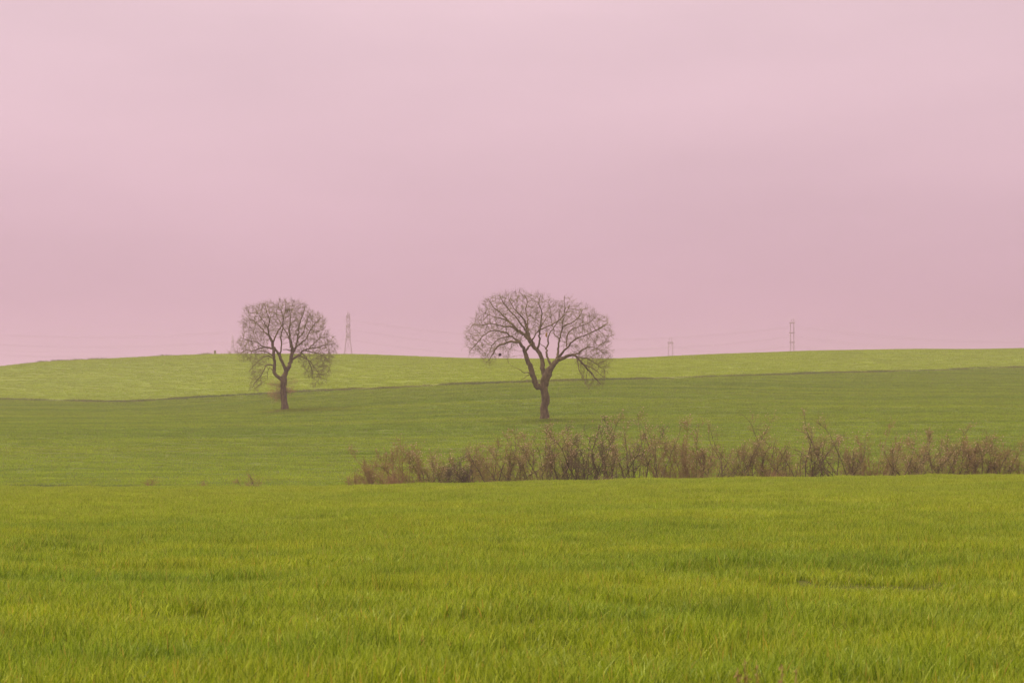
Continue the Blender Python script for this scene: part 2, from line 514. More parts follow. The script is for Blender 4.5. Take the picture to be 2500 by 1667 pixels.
def scatter(name, P, rot, scl, coll, label, nvar, seed=0):
    P = np.asarray(P, np.float32)
    me = bpy.data.meshes.new(name)
    me.vertices.add(len(P)); me.vertices.foreach_set('co', P.ravel())
    a = me.attributes.new('rot', 'FLOAT', 'POINT'); a.data.foreach_set('value', np.asarray(rot, np.float32))
    a = me.attributes.new('scl', 'FLOAT', 'POINT'); a.data.foreach_set('value', np.asarray(scl, np.float32))
    a = me.attributes.new('pick', 'INT', 'POINT')
    a.data.foreach_set('value', np.random.default_rng(seed).integers(0, nvar, len(P)).astype(np.int32))
    o = mesh_obj(name, me, None)
    ng = bpy.data.node_groups.new(name + '_nodes', 'GeometryNodeTree')
    ng.interface.new_socket('Geometry', in_out='INPUT', socket_type='NodeSocketGeometry')
    ng.interface.new_socket('Geometry', in_out='OUTPUT', socket_type='NodeSocketGeometry')
    N, L = ng.nodes, ng.links
    gi, go = N.new('NodeGroupInput'), N.new('NodeGroupOutput')
    ci = N.new('GeometryNodeCollectionInfo')
    ci.inputs['Collection'].default_value = coll
    ci.inputs['Separate Children'].default_value = True
    ci.inputs['Reset Children'].default_value = True
    iop = N.new('GeometryNodeInstanceOnPoints')
    iop.inputs['Pick Instance'].default_value = True
    def named(nm, t):
        x = N.new('GeometryNodeInputNamedAttribute'); x.data_type = t; x.inputs['Name'].default_value = nm
        return [s for s in x.outputs if s.enabled and s.name == 'Attribute'][0]
    cx = N.new('ShaderNodeCombineXYZ'); L.new(named('rot', 'FLOAT'), cx.inputs['Z'])
    e2r = N.new('FunctionNodeEulerToRotation'); L.new(cx.outputs[0], e2r.inputs[0])
    sx = N.new('ShaderNodeCombineXYZ')
    s = named('scl', 'FLOAT')
    sx.inputs['X'].default_value = 1; sx.inputs['Y'].default_value = 1
    L.new(s, sx.inputs['Z'])
    L.new(gi.outputs[0], iop.inputs['Points']); L.new(ci.outputs[0], iop.inputs['Instance'])
    L.new(named('pick', 'INT'), iop.inputs['Instance Index'])
    L.new(e2r.outputs[0], iop.inputs['Rotation']); L.new(sx.outputs[0], iop.inputs['Scale'])
    L.new(iop.outputs[0], go.inputs[0])
    md = o.modifiers.new('scatter', 'NODES'); md.node_group = ng
    tag(o, label, kind='stuff')
    return o

def frustum_points(y0, y1, step, margin=3.0, jit=0.5, seed=0):
    r = np.random.default_rng(seed)
    pts = []
    y = y0
    while y < y1:
        half = y * 0.2585 + margin
        nxp = int(2 * half / step)
        xx = (np.arange(nxp) + 0.5) / nxp * 2 * half - half
        pts.append(np.stack([xx, np.full(nxp, y)], 1))
        y += step
    P = np.concatenate(pts)
    return P + r.uniform(-jit, jit, P.shape) * step

m_near = blade_mat('near_crop_blade', (0.135, 0.205, 0.004), (0.300, 0.400, 0.008), (0.540, 0.620, 0.060), (0.60, 0.40, 0.06), 0.03,
                   (0.78, 0.88, 0.95), (1.12, 1.07, 1.0), 0.30, 0.1, (0.5, 1.0, 1))
m_mid = blade_mat('mid_crop_blade', (0.180, 0.255, 0.004), (0.325, 0.420, 0.010), (0.540, 0.610, 0.055), (0.50, 0.38, 0.08), 0.012,
                  (0.88, 0.95, 1.0), (1.08, 1.05, 1.0), 0.16, 0.05, (0.35, 1.0, 1))
m_slope = blade_mat('slope_crop_blade', (0.190, 0.265, 0.005), (0.250, 0.340, 0.006), (0.330, 0.415, 0.012), (0.24, 0.22, 0.06), 0.02,
                    (0.76, 0.86, 1.0), (1.16, 1.11, 1.0), 0.26, -0.10, (0.06, 1.0, 1), lush=((1.20, 1.20, 1.1), (1.02, 1.03, 1.0)))
m_hill = blade_mat('hill_crop_blade', (0.280, 0.370, 0.006), (0.340, 0.435, 0.008), (0.395, 0.495, 0.018), (0.32, 0.30, 0.09), 0.02,
                   (0.95, 0.97, 1.0), (1.04, 1.03, 1.0), 0.3, -0.10, (0.06, 1.0, 1))
m_verge = blade_mat('verge_blade', (0.130, 0.175, 0.012), (0.180, 0.225, 0.020), (0.25, 0.27, 0.05), (0.34, 0.27, 0.13), 0.12,
                    (0.75, 0.9, 1.0), (1.10, 1.0, 0.9), 0.2, 0, (0.3, 1.0, 1))

near_c = patch_collection('near_patch', [blades_mesh('near_blades', 210, 0.42, 0.11, 0.235, 0.0105, 3, 0.32, 100 + i, m_near) for i in range(8)])
mid_c = patch_collection('mid_patch', [blades_mesh('mid_blades', 300, 0.75, 0.12, 0.22, 0.016, 2, 0.34, 200 + i, m_mid) for i in range(8)])
slope_cl = patch_collection('slope_patch', [blades_mesh('slope_blades', 330, 2.0, 0.08, 0.20, 0.035, 2, 0.4, 300 + i, m_slope) for i in range(6)])
hill_cl = patch_collection('hill_patch', [blades_mesh('hill_blades', 300, 2.6, 0.08, 0.19, 0.045, 2, 0.4, 400 + i, m_hill) for i in range(6)])
verge_cl = patch_collection('verge_patch', [blades_mesh('verge_blades', 130, 1.6, 0.15, 0.42, 0.035, 2, 0.5, 500 + i, m_verge) for i in range(6)])

def height_mod(P):
    v = 1.0 + 0.19 * wob(P[:, 0], P[:, 1], 1.8, 21) + 0.15 * wob(P[:, 0], P[:, 1], 5.5, 22, 0.7, 1.3)
    return np.clip(v - 2.5 * hollow(P[:, 0], P[:, 1]), 0.4, 1.5)

def field_scatter(name, P, coll, label, nvar, seed, boost=1.0, drop=None):
    r = np.random.default_rng(seed)
    if drop is not None:
        P = P[r.random(len(P)) > drop(P)]
    z = T(P[:, 0], P[:, 1])
    s = (1 + (height_mod(P) - 1) * (0.35 + 0.65 * boost)) * r.uniform(0.88, 1.12, len(P))
    return scatter(name, np.column_stack([P, z]), r.uniform(-0.5, 0.5, len(P)), s, coll, label, nvar, seed)

P = frustum_points(10.5, 46, 0.34, 2.0, 0.5, 1)
field_scatter('wheat_crop', P, near_c, 'long blades of young green crop filling the foreground field', 8, 1,
              drop=lambda p: np.clip((hollow(p[:, 0], p[:, 1]) - 0.05) * 9, 0, 0.9))
P = frustum_points(46, 109, 0.55, 4.0, 0.5, 2)
field_scatter('wheat_crop', P, mid_c, 'young green crop running up to the near field crest', 8, 2)
P = frustum_points(112, 345, 1.3, 8.0, 0.5, 3)
pp = 1250 + F * P[:, 0] / P[:, 1]
low = P[P[:, 1] < bound_d(pp) - 1.5]
field_scatter('wheat_crop', low, slope_cl, 'darker green crop streaked across the slope below the trees', 6, 3,
              boost=0.0)
P = frustum_points(236, 440, 1.8, 10.0, 0.5, 4)
pp = 1250 + F * P[:, 0] / P[:, 1]
hi = P[(P[:, 1] > bound_d(pp) + 1.8) & (P[:, 1] < ridge_d(pp) + 25)]
field_scatter('wheat_crop', hi, hill_cl, 'pale yellow green crop on the hilltop field', 6, 4,
              boost=0.0)
# rough verge between the two hill fields
r = np.random.default_rng(5)
q = r.uniform(-300, 2800, 1500)
d = bound_d(q) + r.normal(-0.4, 0.4, len(q))
VP = np.column_stack([(q - 1250) / F * d, d])
dens = 0.25 + 0.75 * (wob(q, q * 0, 400, 41) > -0.2)
VP = VP[r.random(len(VP)) < dens]
scatter('rough_grass', np.column_stack([VP, T(VP[:, 0], VP[:, 1])]), r.uniform(0, 6.28, len(VP)), r.uniform(0.3, 0.85, len(VP)), verge_cl,
        'dark rough grass along the line parting the two hill fields', 6, 5)
# brown tufts breaking the skyline at the left end of the ridge
q = np.concatenate([r.normal(c, w, n_) for c, w, n_ in ((105, 7, 10), (150, 14, 12), (190, 12, 16), (232, 9, 16), (395, 16, 10), (60, 10, 6), (505, 8, 8))])
d = ridge_d(q) + r.uniform(-8, 6, len(q))
VP = np.column_stack([(q - 1250) / F * d, d])
scatter('ridge_tufts', np.column_stack([VP, T(VP[:, 0], VP[:, 1])]), r.uniform(0, 6.28, len(VP)), r.uniform(0.8, 2.2, len(VP)), verge_cl,
        'low brown tufts of rough growth on the left part of the ridge skyline', 6, 7)
# weedy margin just past the near crest, on the left
m_weed = blade_mat('weed_blade', (0.085, 0.135, 0.020), (0.130, 0.190, 0.028), (0.20, 0.27, 0.045), (0.30, 0.30, 0.16), 0.06,
                   (0.8, 0.9, 1.0), (1.1, 1.05, 1.0), 0.5, 0, (0.4, 1.0, 1))
weed_cl = patch_collection('weed_patch', [blades_mesh('weed_blades', 120, 1.2, 0.2, 0.62, 0.045, 2, 0.7, 600 + i, m_weed) for i in range(6)])
q = np.concatenate([r.uniform(-200, 420, 420), r.uniform(420, 900, 150), r.uniform(900, 2600, 420)])
d = np.concatenate([r.uniform(113, 124, 570), r.uniform(110, 121, 420)])
VP = np.column_stack([(q - 1250) / F * d, d])
sc_ = np.where(q < 420, r.uniform(0.6, 1.15, len(q)), r.uniform(0.35, 0.8, len(q)))
scatter('field_margin_weeds', np.column_stack([VP, T(VP[:, 0], VP[:, 1])]), r.uniform(0, 6.28, len(VP)), sc_, weed_cl,
        'low bushy green weeds along the dip beyond the near crest', 6, 6)

# ------------------------------------------------------------------ trees
def in_poly(px, py, poly):
    poly = np.asarray(poly, float)
    x0, y0 = poly[:, 0], poly[:, 1]
    x1, y1 = np.roll(x0, -1), np.roll(y0, -1)
    c = np.zeros(len(px), bool)
    for a, b_, c_, d_ in zip(x0, y0, x1, y1):
        cond = ((b_ > py) != (d_ > py)) & (px < (c_ - a) * (py - b_) / (d_ - b_ + 1e-12) + a)
        c ^= cond
    return c

def densify(path, step):
    """path rows: x, y, z, r -> resampled smooth (Catmull-Rom) rows"""
    P = np.asarray(path, float)
    if len(P) > 2:
        ext = np.vstack([2 * P[0] - P[1], P, 2 * P[-1] - P[-2]])
        o = []
        for k in range(len(P) - 1):
            p0, p1, p2, p3 = ext[k:k + 4]
            nseg = max(1, int(np.linalg.norm((p2 - p1)[:3]) / step + 0.5))
            for j in range(nseg):
                t = j / nseg
                o.append(0.5 * ((2 * p1) + (-p0 + p2) * t + (2 * p0 - 5 * p1 + 4 * p2 - p3) * t**2 + (-p0 + 3 * p1 - 3 * p2 + p3) * t**3))
        o.append(P[-1])
        P = np.array(o)
    P[:, 3] = np.maximum(P[:, 3], 0.006)
    return P

def build_tree(name, label, cat, base, unit, origin, trunk, limbs, outline, depth, seed, natt, droop, twigs, group):
    rg = np.random.default_rng(seed)
    root = empty(name, base)
    tag(root, label, cat, group)
    ox, oy = origin
    cvt = lambda p: ((p[0] - ox) * unit, (oy - p[1]) * unit)
    # trunk
    tp = np.array([[*cvt(p)[:1], 0.0, cvt(p)[1], p[2] * unit] for p in trunk])
    tp = densify(tp, 0.18)
    z = tp[:, 2]
    tp[:, 3] *= 1 + 0.35 * np.exp(-np.maximum(z, 0) / 0.25)
    tp[0, 2] -= 0.25
    wobble = 0.03
    tp[1:, 0] += rg.normal(0, wobble * 0.6, len(tp) - 1)
    me = tube_path(tp[:, :3], tp[:, 3], 14, 0.09, seed)
    mesh_obj('trunk', me, m_trunk, root)
    nodes = [tuple(r_[:3]) for r_ in tp]
    nrad = [r_[3] for r_ in tp]
    par = [-1] + list(range(len(tp) - 1))
    fixed = [True] * len(tp)
    for li, (pts, d0, d1) in enumerate(limbs):
        L = []
        x0, z0 = cvt(pts[0])
        # start on nearest existing node in the picture plane (recent limbs carry depth)
        A = np.array(nodes)
        j = int(np.argmin((A[:, 0] - x0) ** 2 + (A[:, 2] - z0) ** 2))
        ys = A[j, 1]
        n_ = len(pts)
        for k, p in enumerate(pts):
            x_, z_ = cvt(p)
            t = k / (n_ - 1)
            y_ = ys + (d1 - d0) * t ** 0.9 if k else ys
            rr = (p[2] if len(p) > 2 else None)
            L.append([x_, y_, z_, rr])
        # fill missing radii
        last = None
        for k in range(n_):
            if L[k][3] is None:
                L[k][3] = last * 0.82
            last = L[k][3]
        L = np.array(L, float)
        L[:, 3] *= unit
        if len(pts[0]) > 2:
            pass
        L[0, :3] = A[j]
        D = densify(L, 0.22)
        kn = len(D)
        jit = rg.normal(0, 1, (kn, 3)) * np.minimum(0.035, 0.010 + D[:, 3:4] * 0.3)
        jit[0] = 0
        D[:, :3] += jit
        sides = 10 if D[0, 3] > 0.12 else (7 if D[0, 3] > 0.05 else 5)
        me = tube_path(D[:, :3], D[:, 3], sides, 0.10 if sides > 5 else 0.05, seed * 50 + li)
        mesh_obj('limb', me, m_trunk if D[0, 3] > 0.10 else m_branch, root)
        prev = j
        for k in range(1, kn):
            nodes.append(tuple(D[k, :3])); nrad.append(D[k, 3]); par.append(prev); fixed.append(True)
            prev = len(nodes) - 1
    nfix = len(nodes)
    # attractors
    poly = np.array([cvt(p) for p in outline])
    lo, hi_ = poly.min(0), poly.max(0)
    c0 = poly.mean(0)
    seg0 = poly; seg1 = np.roll(poly, -1, axis=0)
    pts = []
    while len(pts) < natt:
        q2 = rg.uniform(lo, hi_, (4000, 2))
        q2 = q2[in_poly(q2[:, 0], q2[:, 1], poly)]
        # distance to the outline
        dmin = np.full(len(q2), 1e9)
        for a, b_ in zip(seg0, seg1):
            ab = b_ - a; t = np.clip(((q2 - a) @ ab) / (ab @ ab), 0, 1)
            dmin = np.minimum(dmin, np.linalg.norm(q2 - (a + t[:, None] * ab), axis=1))
        half = depth * np.sqrt(np.clip(1 - (1 - np.clip(dmin / 3.0, 0, 1)) ** 2, 0.02, 1))
        yy = rg.uniform(-1, 1, len(q2))
        yy = np.sign(yy) * np.abs(yy) ** 0.75 * half
        keep = rg.random(len(q2)) < np.clip(1.0 - 0.11 * dmin, 0.45, 1) * np.where(q2[:, 1] < 0.42 * hi_[1], 0.42, 1.0) * (0.62 + 0.75 * (wob(q2[:, 0], q2[:, 1] + yy * 0.8, 2.0, seed + 60) > -0.25))
        for a, y_, in zip(q2[keep], yy[keep]):
            pts.append((a[0], y_, a[1]))
    att = np.array(pts[:natt])
    fork_z = 0.42 * hi_[1]
    alive = np.ones(natt, bool)
    step, kill, infl = 0.16, 0.25, 1.5
    nodes = [Vector(v) for v in nodes]
    last_dir = {}
    spawned = {}
    start = int(len(tp) * 0.93)
    grow_from = 0
    near_idx = np.full(natt, -1); near_d = np.full(natt, 1e9)
    A_nodes = np.array([tuple(v) for v in nodes])
    okm = np.array(nrad[:nfix]) < 0.26
    okm[:start] = False
    ids = np.nonzero(okm)[0]
    for s0 in range(0, natt, 500):
        dd = np.linalg.norm(att[s0:s0 + 500, None, :] - A_nodes[None, ids, :], axis=2)
        k = dd.argmin(1); near_idx[s0:s0 + 500] = ids[k]; near_d[s0:s0 + 500] = dd[np.arange(len(k)), k]
    alive &= near_d > kill
    for it in range(95):
        act = alive & (near_d < (infl if it > 4 else 6.0))
        if not act.any(): break
        ii = np.nonzero(act)[0]
        ni = near_idx[ii]
        vec = att[ii] - np.array([tuple(nodes[k]) for k in ni])
        vec /= np.linalg.norm(vec, axis=1, keepdims=True)
        acc = {}
        for k, v in zip(ni, vec):
            if k in acc: acc[k] = acc[k] + v
            else: acc[k] = v.copy()
        new_pts, new_par = [], []
        for k, v in acc.items():
            ln = np.linalg.norm(v)
            spawned[k] = spawned.get(k, 0) + 1
            if ln < 1e-3 or spawned[k] > (3 if k < nfix else 2): continue
            d = v / ln
            if k in last_dir:
                d = d * 0.65 + last_dir[k] * 0.60
            p_ = nodes[k]
            out_ = abs(p_.x) / (0.5 * (hi_[0] - lo[0]))
            low_ = max(0.0, 1 - (p_.z - lo[1]) / (0.55 * (hi_[1] - lo[1])))
            rad_ = np.array([p_.x, p_.y * 0.6, max(p_.z - fork_z, -1.5) * 1.1]); rad_ /= max(np.linalg.norm(rad_), 0.1)
            d = d + rg.normal(0, 0.13, 3) + 0.22 * rad_ + np.array([0, 0, -droop * low_ * out_])
            d /= np.linalg.norm(d)
            new_pts.append(tuple(p_ + Vector(d) * step)); new_par.append(k)
            last_dir[len(nodes) + len(new_pts) - 1] = d
        if not new_pts: break
        b0 = len(nodes)
        for p_, k in zip(new_pts, new_par):
            nodes.append(Vector(p_)); par.append(int(k)); nrad.append(None); fixed.append(False)
        kd = kdtree.KDTree(len(new_pts))
        for k, p_ in enumerate(new_pts): kd.insert(p_, k)
        kd.balance()
        for a in np.nonzero(alive)[0]:
            co, k, dd = kd.find(att[a])
            if dd < near_d[a]:
                near_d[a] = dd; near_idx[a] = b0 + k
                if dd < kill: alive[a] = False
    N = len(nodes)
    kids = [[] for _ in range(N)]
    for k in range(nfix, N): kids[par[k]].append(k)
    rad = np.zeros(N)
    for k in range(nfix): rad[k] = nrad[k]
    E = 2.35
    for k in range(N - 1, nfix - 1, -1):
        s = sum(rad[c] ** E for c in kids[k])
        rad[k] = max(0.0075, (s + 0.0035 ** E) ** (1 / E))
    P0, P1, R0, R1 = [], [], [], []
    for k in range(nfix, N):
        p_ = par[k]
        r0 = min(rad[p_], rad[k] * 1.25)
        P0.append(tuple(nodes[p_])); P1.append(tuple(nodes[k])); R0.append(r0); R1.append(rad[k])
    P0, P1, R0, R1 = map(np.array, (P0, P1, R0, R1))
    print(name, 'grown', N - nfix, 'maxr', R0.max())
    thick = R0 > 0.02
    for sel, sides, mat, nm in ((thick, 5, m_branch, 'branches'), (~thick, 3, m_twig, 'fine_branches')):
        if sel.any():
            v, f = edge_tubes(P0[sel], P1[sel], R0[sel], R1[sel], sides)
            tag(mesh_obj(nm, raw_mesh(nm, v, f, True), mat, root), kind='stuff')
    # twigs
    thin = [k for k in range(nfix, N) if rad[k] < 0.020]
    P0, P1, R0, R1, B = [], [], [], [], []
    half_w = 0.5 * (hi_[0] - lo[0])
    for k in thin:
        nt = rg.poisson(twigs * (1.9 if not kids[k] else 0.75))
        pd = np.array(nodes[k] - nodes[par[k]]); pd /= np.linalg.norm(pd)
        p_ = np.array(nodes[k])
        hfrac = (p_[2] - lo[1]) / (hi_[1] - lo[1])
        for _ in range(nt):
            ro_ = np.array([p_[0], p_[1] * 0.6, max(p_[2] - fork_z, -1.0)]); ro_ /= max(np.linalg.norm(ro_), 0.1)
            d = pd * 0.9 + rg.normal(0, 0.42, 3) + 0.45 * ro_ + np.array([0, 0, 0.15 if hfrac > 0.45 else -droop])
            d /= np.linalg.norm(d)
            ln = rg.uniform(0.14, 0.62) * (0.8 if rg.random() < 0.85 else 1.3)
            a = p_; r0 = 0.0075
            for s_ in range(2):
                b_ = a + d * ln * 0.5
                P0.append(a); P1.append(b_); R0.append(r0); R1.append(r0 * 0.7)
                r0 *= 0.7; a = b_
                d = d + rg.normal(0, 0.2, 3) + np.array([0, 0, 0.12 if hfrac > 0.45 else -0.15]); d /= np.linalg.norm(d)
            if rg.random() < 0.30 and hfrac > 0.3:
                B.append(a)
    v, f = edge_tubes(P0, P1, R0, R1, 3)
    tag(mesh_obj('twigs', raw_mesh('twigs', v, f, True), m_twig, root), kind='stuff')
    print(name, 'buds', len(B))
    if B:
        B = np.array(B); s_ = rg.uniform(0.018, 0.035, len(B))
        D = rg.normal(0, 1, (len(B), 3)); D /= np.linalg.norm(D, axis=1, keepdims=True)
        v, f = edge_tubes(B - D * s_[:, None], B + D * s_[:, None], s_ * 0.6, s_ * 0.25, 3)
        tag(mesh_obj('buds', raw_mesh('buds', v, f), m_bud, root), kind='stuff')
    print(name, 'twigs', len(P0), 'unreached', alive.sum())
    return root

def place(px, py, d0, d1):
    """the distance at which the terrain is seen at picture point px, py"""
    dd = np.linspace(d0, d1, 400)
    z = T((px - 1250) / F * dd, dd)
    row = HORIZON - (z - EYE) / dd * F
    k = int(np.argmin(np.abs(row - py)))
    return (px - 1250) / F * dd[k], dd[k], z[k]

# wide tree on the right
bx, by_, bz = place(1329, 1028, 150, 230)
unitR = (by_ / F) * 420 / 1733
print('right tree', bx, by_, bz)
trunkR = [(905, 1440, 44), (912, 1380, 42), (900, 1300, 39), (918, 1210, 42), (905, 1130, 40), (892, 1085, 44)]
limbsR = [
 ([(892, 1085, 42), (908, 1030, 44), (940, 960, 42), (982, 885, 29), (1040, 822, 24), (1100, 790, 18), (1170, 772, 14), (1230, 790, 11), (1300, 870, 9), (1370, 950, 8), (1430, 1020, 6), (1465, 1065, 4)], 0, -1.2),
 ([(880, 1095, 36), (835, 1085, 33), (808, 1030, 29), (785, 950, 27), (757, 875, 24), (725, 815, 22), (712, 750, 19), (690, 700, 17), (655, 650, 15), (600, 636, 12), (520, 652, 10), (440, 690, 8), (390, 760, 6), (350, 825, 4)], 0, -1.8),
 ([(915, 985, 32), (888, 920, 25), (882, 830, 23), (848, 730, 21), (795, 672, 21), (752, 600, 21), (735, 530, 19), (728, 470, 13), (690, 400, 9), (640, 330, 7), (595, 290, 5), (550, 200, 3)], 0, 1.2),
 ([(752, 600, 17), (690, 550, 15), (620, 500, 15), (585, 450, 12), (540, 420, 9), (470, 340, 7), (400, 280, 5), (345, 200, 3)], 0, 1.3),
 ([(975, 885, 16), (938, 800, 11), (925, 720, 9), (945, 640, 8), (950, 560, 6), (990, 500, 5), (1050, 400, 4), (1065, 300, 3)], 0, 1.8),
 ([(1040, 822, 17), (1036, 760, 13), (1045, 680, 10), (1060, 600, 9), (1080, 520, 8), (1110, 470, 7), (1180, 440, 5), (1250, 380, 4), (1300, 300, 3)], 0, 1.4),
 ([(1045, 800, 14), (1090, 740, 11), (1150, 680, 9), (1200, 620, 8), (1270, 590, 6), (1350, 560, 5), (1430, 520, 4), (1530, 460, 3)], 0, -1.6),
 ([(655, 650, 11), (600, 600, 10), (560, 570, 9), (480, 535, 8), (390, 525, 6), (300, 570, 5), (210, 670, 4), (150, 740, 2.5)], 0, 0.6),
 ([(620, 500, 9), (560, 475, 8), (500, 482, 7), (400, 455, 5), (290, 465, 4), (180, 470, 2.5)], 0, -1.6),
 ([(838, 705, 12), (856, 640, 10), (856, 580, 9), (862, 510, 9), (872, 430, 7), (876, 340, 6), (850, 270, 4), (860, 180, 2.5)], 0, -2.0),
 ([(862, 520, 8), (900, 500, 7), (960, 480, 6), (1040, 430, 5), (1110, 370, 4), (1150, 290, 2.5)], 0, -1.2),
 ([(712, 750, 12), (745, 690, 11), (780, 640, 10), (800, 590, 7), (850, 520, 5), (930, 400, 3)], 0, -1.8),
 ([(1170, 772, 9), (1250, 745, 8), (1330, 690, 6), (1420, 690, 4), (1530, 760, 2.5)], 0, 1.9),
 ([(1230, 790, 7), (1320, 800, 6), (1420, 850, 4), (1520, 920, 2.5)], 0, 1.4),
 ([(735, 530, 10), (680, 470, 8), (620, 390, 6), (560, 330, 5), (490, 240, 4), (450, 180, 2.5)], 0, -1.7),
 ([(728, 470, 9), (740, 400, 7), (720, 320, 6), (730, 220, 4), (700, 140, 2.5)], 0, 1.1),
 ([(1130, 700, 7), (1125, 620, 7), (1150, 540, 6), (1220, 490, 5), (1330, 450, 4), (1430, 380, 2.5)], 0, 1.5),
 ([(585, 450, 7), (500, 400, 6), (400, 370, 4), (300, 330, 3), (260, 300, 2)], 0, 1.0),
 ([(570, 575, 7), (500, 590, 6), (420, 620, 5), (370, 690, 4), (330, 780, 2.5)], 0, 1.4),
 ([(785, 945, 7), (755, 950, 6), (700, 945, 4), (650, 915, 3), (610, 900, 2)], 0, -1.0),
 ([(800, 985, 5), (750, 965, 4), (710, 1000, 3), (670, 1025, 2)], 0, -0.8),
 ([(1230, 790, 6), (1240, 860, 5), (1250, 930, 4), (1290, 1000, 3), (1320, 1080, 2)], 0, -1.6),
 ([(1300, 870, 6), (1380, 900, 5), (1450, 960, 3), (1500, 1000, 2)], 0, -0.8),
 ([(910, 690, 5), (890, 670, 4), (850, 650, 3)], 0, -0.4),
 ([(1060, 600, 6), (1010, 560, 5), (1000, 500, 4), (980, 420, 3), (960, 260, 2)], 0, 0.8),
 ([(1080, 520, 6), (1090, 430, 5), (1110, 340, 4), (1105, 180, 2.5)], 0, -0.9),
]
outlineR = [(108, 600), (120, 520), (170, 440), (230, 340), (320, 215), (430, 165), (550, 132), (690, 118), (800, 145), (870, 150), (930, 190),
            (1010, 225), (1060, 250), (1110, 185), (1180, 225), (1210, 275), (1290, 262), (1370, 290), (1440, 370), (1530, 400), (1582, 480),
            (1590, 570), (1560, 640), (1580, 730), (1570, 830), (1530, 950), (1480, 1060), (1400, 1040), (1330, 1090), (1260, 990), (1225, 860),
            (1190, 820), (1150, 740), (1060, 640), (950, 560), (850, 600), (790, 560), (700, 640), (600, 700), (560, 840), (470, 740), (380, 860), (320, 840),
            (250, 750), (135, 740)]
tree_group = 'bare trees standing in the sloping field'
treeR = build_tree('oak_tree', 'wide bare tree with a lopsided umbrella crown on a forked trunk', 'tree',
           (bx, by_, bz), unitR, (905, 1432), trunkR, limbsR, outlineR, 2.9, 3, 6600, 0.5, 1.55, tree_group)

# rounder tree on the left
lx, ly, lz = place(697, 1004, 180, 260)
unitL = (ly / F) * 320 / 1568
print('left tree', lx, ly, lz)
trunkL = [(678, 1490, 47), (668, 1410, 42), (652, 1300, 38), (650, 1200, 35), (652, 1110, 37), (650, 1080, 38)]
limbsL = [
 ([(655, 1075, 32), (690, 1000, 28), (716, 930, 25), (740, 860, 24), (747, 800, 22), (745, 720, 20), (722, 640, 16), (715, 570, 13), (715, 480, 10), (722, 400, 8), (730, 300, 5), (745, 190, 3)], 0, 1.0),
 ([(630, 1100, 28), (585, 1065, 21), (548, 1010, 20), (545, 930, 17), (540, 850, 17), (540, 760, 18), (530, 680, 18), (510, 620, 15), (490, 580, 13), (480, 500, 10), (450, 440, 7), (410, 380, 5), (340, 290, 3)], 0, -1.2),
 ([(690, 985, 22), (658, 935, 19), (632, 870, 18), (602, 805, 17), (572, 755, 14), (548, 715, 12)], 0, -0.8),
 ([(747, 790, 14), (790, 695, 12), (810, 600, 10), (815, 500, 9), (830, 400, 7), (860, 320, 5), (885, 235, 3)], 0, 1.6),
 ([(745, 850, 16), (830, 812, 12), (880, 762, 11), (960, 732, 9), (1060, 720, 7), (1160, 690, 5), (1255, 680, 3)], 0, -1.4),
 ([(830, 812, 9), (900, 835, 7), (960, 870, 6), (1010, 930, 5), (1060, 1000, 4), (1110, 1090, 2.5)], 0, -1.0),
 ([(890, 760, 8), (980, 765, 6), (1080, 790, 5), (1160, 840, 3)], 0, 1.6),
 ([(790, 695, 10), (870, 650, 8), (930, 600, 7), (980, 500, 6), (1040, 430, 5), (1110, 360, 3)], 0, -1.6),
 ([(530, 680, 11), (560, 580, 9), (600, 500, 8), (640, 430, 7), (632, 340, 6), (600, 240, 3)], 0, 1.6),
 ([(620, 845, 11), (625, 760, 10), (635, 680, 9), (625, 600, 8), (660, 500, 8), (665, 400, 6), (690, 290, 4), (700, 200, 2.5)], 0, -1.6),
 ([(490, 580, 10), (430, 530, 8), (370, 470, 6), (300, 400, 5), (225, 365, 3)], 0, 1.4),
 ([(538, 725, 12), (440, 715, 10), (360, 732, 8), (270, 752, 6), (200, 745, 5), (125, 780, 3)], 0, 1.0),
 ([(430, 715, 6), (390, 690, 6), (350, 655, 5), (270, 640, 4), (170, 610, 2.5)], 0, -1.2),
 ([(540, 830, 8), (500, 790, 7), (430, 765, 5), (330, 775, 3)], 0, -1.6),
 ([(542, 860, 7), (470, 820, 6), (400, 860, 5), (330, 930, 4), (270, 1010, 2.5)], 0, -1.6),
 ([(545, 930, 9), (500, 920, 8), (450, 935, 7), (430, 990, 6), (400, 1050, 5), (350, 1110, 4), (300, 1190, 2.5)], 0, -1.0),
 ([(545, 1000, 6), (490, 955, 4), (460, 1000, 3), (450, 1090, 2)], 0, 0.8),
 ([(810, 600, 7), (870, 530, 6), (900, 420, 5), (940, 300, 3)], 0, 1.0),
 ([(960, 732, 6), (1020, 660, 5), (1090, 600, 4), (1180, 580, 2.5)], 0, 1.2),
 ([(870, 770, 7), (930, 850, 6), (980, 960, 5), (990, 1080, 3)], 0, 1.2),
 ([(480, 500, 7), (500, 400, 6), (480, 300, 4), (450, 200, 2.5)], 0, -1.6),
 ([(722, 640, 9), (690, 560, 7), (600, 420, 5), (540, 290, 4), (560, 200, 2.5)], 0, 1.8),
 ([(745, 720, 8), (720, 750, 7), (690, 740, 6), (650, 740, 4)], 0, -0.6),
 ([(980, 500, 5), (1040, 520, 4), (1120, 500, 2.5)], 0, 0.8),
]
